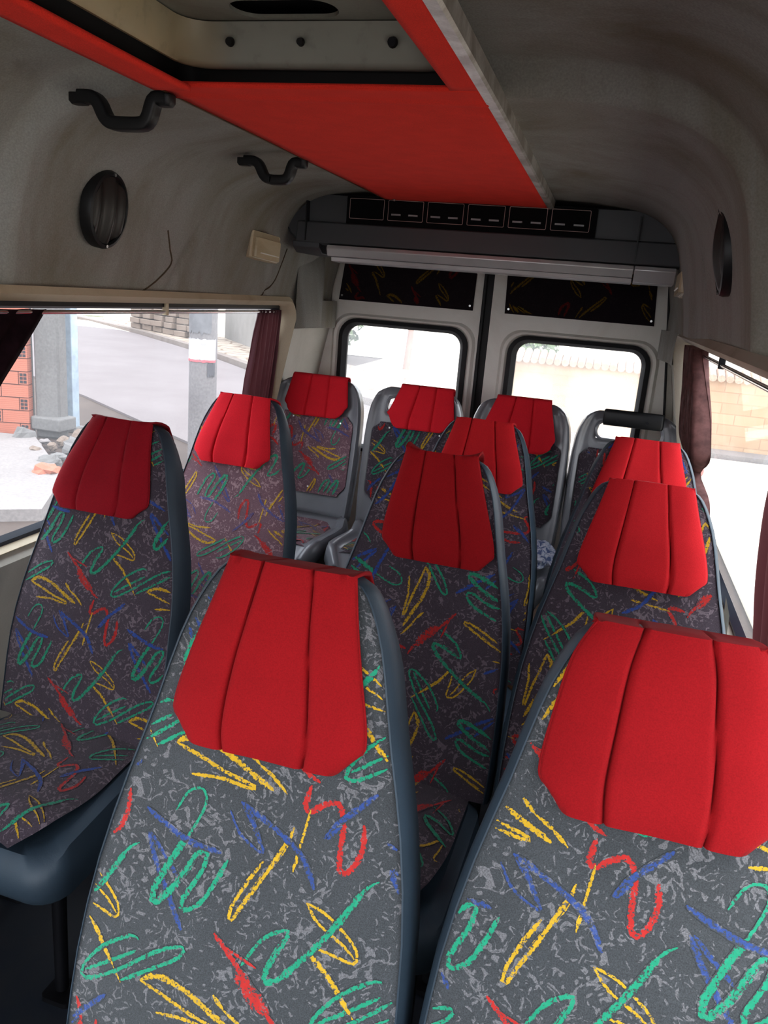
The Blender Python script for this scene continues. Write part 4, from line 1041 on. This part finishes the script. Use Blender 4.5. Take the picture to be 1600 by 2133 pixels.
# far plastered wall at right of left window
wl = MB()
def wallbox(x0, y0, x1, y1, h, th=.2, z=GZ):
    d = Vector((x1-x0, y1-y0, 0)).normalized(); n_ = Vector((-d.y, d.x, 0))*th
    a, b = Vector((x0, y0, z)), Vector((x1, y1, z)); up = Vector((0, 0, h))
    return [[a, a+n_, a+n_+up, a+up], [b, b+n_, b+n_+up, b+up]]
wl.loops(wallbox(-12.2, 24.2, -9.2, 20.6, 2.2), capa=True, capb=True); wl.loops(wallbox(-9.2, 20.6, -6.9, 19.3, 2.6), capa=True, capb=True)
o = wl.build('boundary_wall', gmat('pale_wall_plaster', [(.3, (0.191, 0.176, 0.160)), (.7, (0.242, 0.226, 0.210))], 1.2), None, smooth=False); tag(o, 'pale plastered boundary wall beyond the footpath', 'wall')
# utility pole with poster
up_ = empty('utility_pole', (-4.18, 7.80, GZ)); tag(up_, 'round grey concrete utility pole with a torn paper notice outside the left window', 'pole')
q = MB(); q.tube([(0, 0, 0), (0, 0, 3), (0, 0, 7)], [.150, .142, .12], 28); q.build('pole_shaft', gmat('pole_concrete', [(.35, (0.156, 0.146, 0.149)), (.65, (0.195, 0.184, 0.185))], 2), up_)
def wrap(z0, z1, a0, a1, r, jag=0):
    w_ = MB(); nn = 24
    w_.grid(nn, 2, lambda i, j: (r*math.cos(math.radians(a0+(a1-a0)*i/(nn-1))), r*math.sin(math.radians(a0+(a1-a0)*i/(nn-1))), (z0 if j == 0 else z1)+jag*noise.noise(Vector((i*.9, j*3, 1)))))
    return w_
wrap(1.15, 1.37, 190, 355, .1535, .02).build('paper_notice', plain('white_paper', (.42, .41, .42), .8), up_)
wrap(1.13, 1.153, 190, 355, .1545, .01).build('red_notice_edge', plain('red_ink', (.6, .12, .14), .8), up_)
wrap(1.43, 1.66, 215, 330, .1530, .05).build('torn_poster_mark', plain('dark_glue', (.13, .13, .14), .8), up_)
wrap(.98, 1.12, 315, 352, .1530, .05).build('paint_mark', plain('dark_paint_mark', (.08, .08, .09), .8), up_)
# concrete pillar with hollow brick wall
cpil = MB(); cpil.loops([[(x, y, z) for x, y in ((-6.43, 7.92), (-6.15, 7.99), (-6.14, 8.14), (-6.42, 8.12))] for z in (GZ, GZ+4)], capa=True, capb=True)
cpil.box(-6.46, -6.06, 7.86, 8.18, GZ+.1, GZ+.26)
o = cpil.build('concrete_pillar', M_CONC, None, bevel=.02); tag(o, 'square grey concrete pillar beside the hollow brick wall', 'pillar')
# hollow red bricks, individually countable ends as real bricks
def brick_mat():
    mt, nt, b = nmat('orange_hollow_brick'); co = objco(nt)
    wv = nd(nt, 'ShaderNodeTexWave', Scale=14); wv.bands_direction = 'Z'; lk(nt, co, wv.inputs['Vector'])
    f = noise_n(nt, co, 3, 4)
    c = mixc(nt, f, (.36, .10, .06), (.44, .15, .09)); c = mixc(nt, 1.0, c, ramp(nt, wv.outputs['Fac'], [(.3, .85), (.6, 1.05)]), 'MULTIPLY')
    lk(nt, c, b.inputs['Base Color']); b.inputs['Roughness'].default_value = .85; return mt
M_BRICK = brick_mat(); M_HOLE = plain('brick_hole', (.02, .015, .02), .9)
def brick_long():
    b = MB(); b.box(-.150, .150, -.07, .07, 0, .142); return b
def brick_end():
    b = MB(); b.box(-.050, .050, -.07, .07, 0, .142)
    for i in range(2):
        for j in range(3): b.box(-.040+i*.042, -.040+i*.042+.034, -.073, -.069, .012+j*.042, .012+j*.042+.032, 1)
    return b
dW = Vector((-.94, -.34, 0)); base = Vector((-6.47, 7.90, GZ+.02)); bl = be = None; rnd = random.Random(3)
ang = math.atan2(.34, .94)
for row_ in range(20):
    d = .0+(.06 if row_ % 2 else .16)
    seq = ['e', 'l', 'l'] if row_ % 2 == 0 else ['l', 'e', 'l']
    d = 0
    for kd in seq:
        L_ = .110 if kd == 'e' else .31
        pos = base+dW*(d+L_/2)+Vector((0, 0, row_*.152))
        if kd == 'e':
            if be is None: be = brick_end().build('hollow_brick', [M_BRICK, M_HOLE], None, smooth=False); o = be
            else: o = cp(be)
        else:
            if bl is None: bl = brick_long().build('hollow_brick', M_BRICK, None, smooth=False); o = bl
            else: o = cp(bl)
        o.location = pos; o.rotation_euler = (0, 0, ang)
        tag(o, 'orange hollow brick laid in the wall seen past the near left curtain', 'brick', 'orange hollow bricks of the outside wall'); d += L_
nB = Vector((-.34, .94, 0)); a = base+nB*.074+Vector((0, 0, -.02)); e_ = a+dW*.92
mo = MB(); mo.loops([[q_, q_+nB*.03, q_+nB*.03+Vector((0, 0, 3.1)), q_+Vector((0, 0, 3.1))] for q_ in (a, e_)], capa=True, capb=True)
mp_ = []
o = mo.build('brick_mortar', M_CONC, None, smooth=False); tag(o, 'grey mortar bed between the orange hollow bricks', 'mortar')
# metal post
q = empty('metal_post', (-6.37, 8.50, GZ)); tag(q, 'blue-grey square metal post standing beside the concrete pillar', 'post')
z_ = MB(); z_.box(-.07, .07, -.07, .07, 0, 4.2); z_.build('post_tube', plain('galvanised_post', (.34, .42, .50), .4, .3), q, bevel=.01)
z_ = MB(); z_.box(-.12, .12, -.12, .12, 0, .06); z_.build('post_foot', M_CONC, q, bevel=.01)
# slab and rubble
poly('concrete_slab', [(-9.5, 6.6), (-6.5, 7.5), (-6.15, 7.55), (-4.75, 6.2), (-4.2, 5.2), (-5.5, 4.3), (-9, 3)], GZ+.10, M_SLAB, 'pale concrete slab at the foot of the brick wall', 'slab', .1)
rnd = random.Random(11); rp_ = None
placed = []
for k in range(150):
    a = rnd.random(); b_ = rnd.uniform(-.35, .35)
    x = -6.1+1.45*a+b_*.8; y = 7.75-1.4*a+b_*.9+.15; s_ = rnd.uniform(.07, .2)
    if any((x-q[0])**2+(y-q[1])**2 < (.95*(s_+q[2]))**2 for q in placed) or (x < -5.9 and y > 7.7-s_): continue
    placed.append((x, y, s_)); k = len(placed)-1
    if rp_ is None or k < 4:
        mb = MB(); sd = k*3.1
        def rk(i, j):
            u = 2*math.pi*i/10; v = -math.pi/2+math.pi*j/6; d = Vector((math.cos(u)*math.cos(v), math.sin(u)*math.cos(v), math.sin(v)))
            return d*(1+.5*noise.noise(d*1.7+Vector((sd, 0, 0))))
        mb.grid(10, 7, rk, closeu=True)
        rp_ = mb.build('rubble_stone', [M_CONC, M_ABR, M_BRICK, M_SLAB][k % 4], None, smooth=False); o = rp_
        if k == 0: rocks = []
        rocks.append(o)
    else: o = cp(rocks[k % 4])
    o.scale = (s_, s_*rnd.uniform(.6, 1.1), s_*rnd.uniform(.35, .7)); o.location = (x, y, GZ+.06+s_*.15); o.rotation_euler = (rnd.uniform(-.3, .3), rnd.uniform(-.3, .3), rnd.uniform(0, 6))
    tag(o, 'broken rubble lump in the heap below the concrete pillar', 'rubble', 'rubble heap outside the left window')
# adobe wall with tile coping behind and right of the van
def adobe():
    mt, nt, b = nmat('sunlit_adobe_wall'); co = objco(nt)
    br = nt.nodes.new('ShaderNodeTexBrick'); mpn = nt.nodes.new('ShaderNodeMapping'); lk(nt, co, mpn.inputs[0]); mpn.inputs['Rotation'].default_value = (math.radians(90), 0, 0); lk(nt, mpn.outputs[0], br.inputs['Vector'])
    br.inputs['Scale'].default_value = 1.0; br.inputs['Brick Width'].default_value = .42; br.inputs['Row Height'].default_value = .16; br.inputs['Mortar Size'].default_value = .012; br.inputs['Mortar Smooth'].default_value = .6
    br.inputs['Color1'].default_value = (.50, .33, .20, 1); br.inputs['Color2'].default_value = (.44, .28, .165, 1); br.inputs['Mortar'].default_value = (.37, .235, .14, 1)
    n = noise_n(nt, co, .9, 6); c = mixc(nt, ramp(nt, n, [(.45, 0.0), (.6, 1.0)]), br.outputs[0], (.56, .42, .28))
    lk(nt, c, b.inputs['Base Color']); b.inputs['Roughness'].default_value = .95; return mt
aw = empty('adobe_wall', (3, 12.9, GZ)); tag(aw, 'sunlit tan adobe wall with tiled top across the yard', 'wall')
q = MB(); q.box(-5.2, 9, 0, .4, 0, 1.16); q.build('wall_body', adobe(), aw, smooth=False)
q = MB(); q.box(-5.2, 9, -.5, -.02, 0, .10); q.build('wall_footing', M_SLAB, aw, smooth=False)
tl = MB(); nt_ = 118
for k in range(nt_):
    x = -5.2+14.2*k/nt_
    tl.tube([(x, -.12, 1.16), (x, .2, 1.27), (x, .55, 1.16)], .058, 8)
tl.build('tile_coping', gmat('roof_tiles', [(.35, (.42, .27, .19)), (.65, (.55, .42, .33))], 2), aw)
# hillside with houses behind the rear windows
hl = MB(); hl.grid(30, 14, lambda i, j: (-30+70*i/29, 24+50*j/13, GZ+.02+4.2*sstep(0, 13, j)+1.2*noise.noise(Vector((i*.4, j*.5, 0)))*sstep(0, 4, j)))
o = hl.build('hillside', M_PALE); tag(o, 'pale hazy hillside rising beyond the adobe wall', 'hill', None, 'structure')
# tree behind left rear window
tr_ = empty('street_tree', (-5.2, 21.0, GZ)); tag(tr_, 'slim tree with a forked trunk seen through the left rear window', 'tree')
q = MB(); q.tube([(0, 0, 0), (.05, 0, 1.0), (0, 0, 1.9), (.08, 0, 3.4)], [.10, .08, .07, .03], 10)
q.tube([(0, 0, 1.5), (-.5, 0, 2.2), (-1.1, .1, 3.0)], [.05, .04, .02], 8); q.tube([(.02, 0, 1.9), (.6, 0, 2.6), (1.0, -.1, 3.4)], [.08, .05, .03], 8)
q.tube([(-.4, 0, 2.1), (-.3, .1, 3.0)], [.05, .02], 6)
q.build('trunk', plain('tree_bark', (.30, .20, .17), .9), tr_)
lf_ = MB(); rnd = random.Random(2)
for k in range(1500):
    c = rnd.choice([(-1.0, 0, 3.2, .9), (0, 0, 3.6, 1.0), (1.0, 0, 3.4, .9), (-1.9, .2, 3.0, .7), (.4, 0, 2.9, .5)])
    v = Vector((rnd.gauss(0, .5), rnd.gauss(0, .4), rnd.gauss(0, .35)))*c[3]+Vector(c[:3]); a = Vector((rnd.uniform(-1, 1), rnd.uniform(-1, 1), rnd.uniform(-1, 1))).normalized()*.09; b_ = a.cross(Vector((rnd.uniform(-1, 1), .3, rnd.uniform(-1, 1)))).normalized()*.05
    lf_.add([v-a, v+b_, v+a, v-b_], [(0, 1, 2, 3)])
lf_.build('foliage', plain('leaf_green', (.14, .20, .10), .8), tr_, smooth=False)
# shrubs left of the tree
for k, (x, y, h) in enumerate([(-8.5, 23, 2.6), (-12.5, 30, 2.9), (-3.0, 27, 1.6)]):
    sh_ = MB(); rnd = random.Random(20+k)
    for q_ in range(900):
        d = Vector((rnd.gauss(0, 1), rnd.gauss(0, 1), rnd.gauss(0, 1))).normalized(); r_ = rnd.uniform(.7, 1.1)
        v = Vector((d.x*1.3*r_, d.y*r_, h*.5+d.z*h*.5*r_)); a = Vector((rnd.uniform(-1, 1), rnd.uniform(-1, 1), rnd.uniform(-1, 1))).normalized()*.14; b_ = a.cross(d).normalized()*.08
        sh_.add([v-a, v+b_, v+a, v-b_], [(0, 1, 2, 3)])
    rt = empty('bush', (x, y, GZ)); sh_.build('foliage', plain('bush_green%d' % k, (.10, .15, .07), .8), rt, smooth=False)
    st = MB(); st.tube([(0, 0, 0), (0, 0, h*.5)], .06, 6); st.build('stem', M_WOOD, rt)
    tag(rt, ['hazy green bush left of the slim tree behind the left rear window', 'tall hazy green bush farthest left behind the left rear window', 'low bush far behind the rear doors'][k], 'bush')

# ------------------------------------------------------------------ light
w = bpy.data.worlds.new('sky'); S.world = w; w.use_nodes = True; nt = w.node_tree
bg = nt.nodes['Background']
tc = nt.nodes.new('ShaderNodeTexCoord'); sx = nt.nodes.new('ShaderNodeSeparateXYZ'); lk(nt, tc.outputs['Generated'], sx.inputs[0])
r = ramp(nt, sx.outputs[2], [(0.0, (.93, .95, .98)), (.5, (.86, .92, 1.0))]); lk(nt, r, bg.inputs[0]); bg.inputs[1].default_value = 3.6
def light(name, typ, loc, rot, energy, col=(1, 1, 1), **kw):
    l = bpy.data.lights.new(name, typ); l.energy = energy; l.color = col
    for k, v in kw.items(): setattr(l, k, v)
    o = bpy.data.objects.new(name, l); C.objects.link(o); o.location = loc; o.rotation_euler = rot; return o
light('sun', 'SUN', (10, 5, 10), (math.radians(16), math.radians(21), 0), 1.3, (1, .95, .88), angle=math.radians(12))
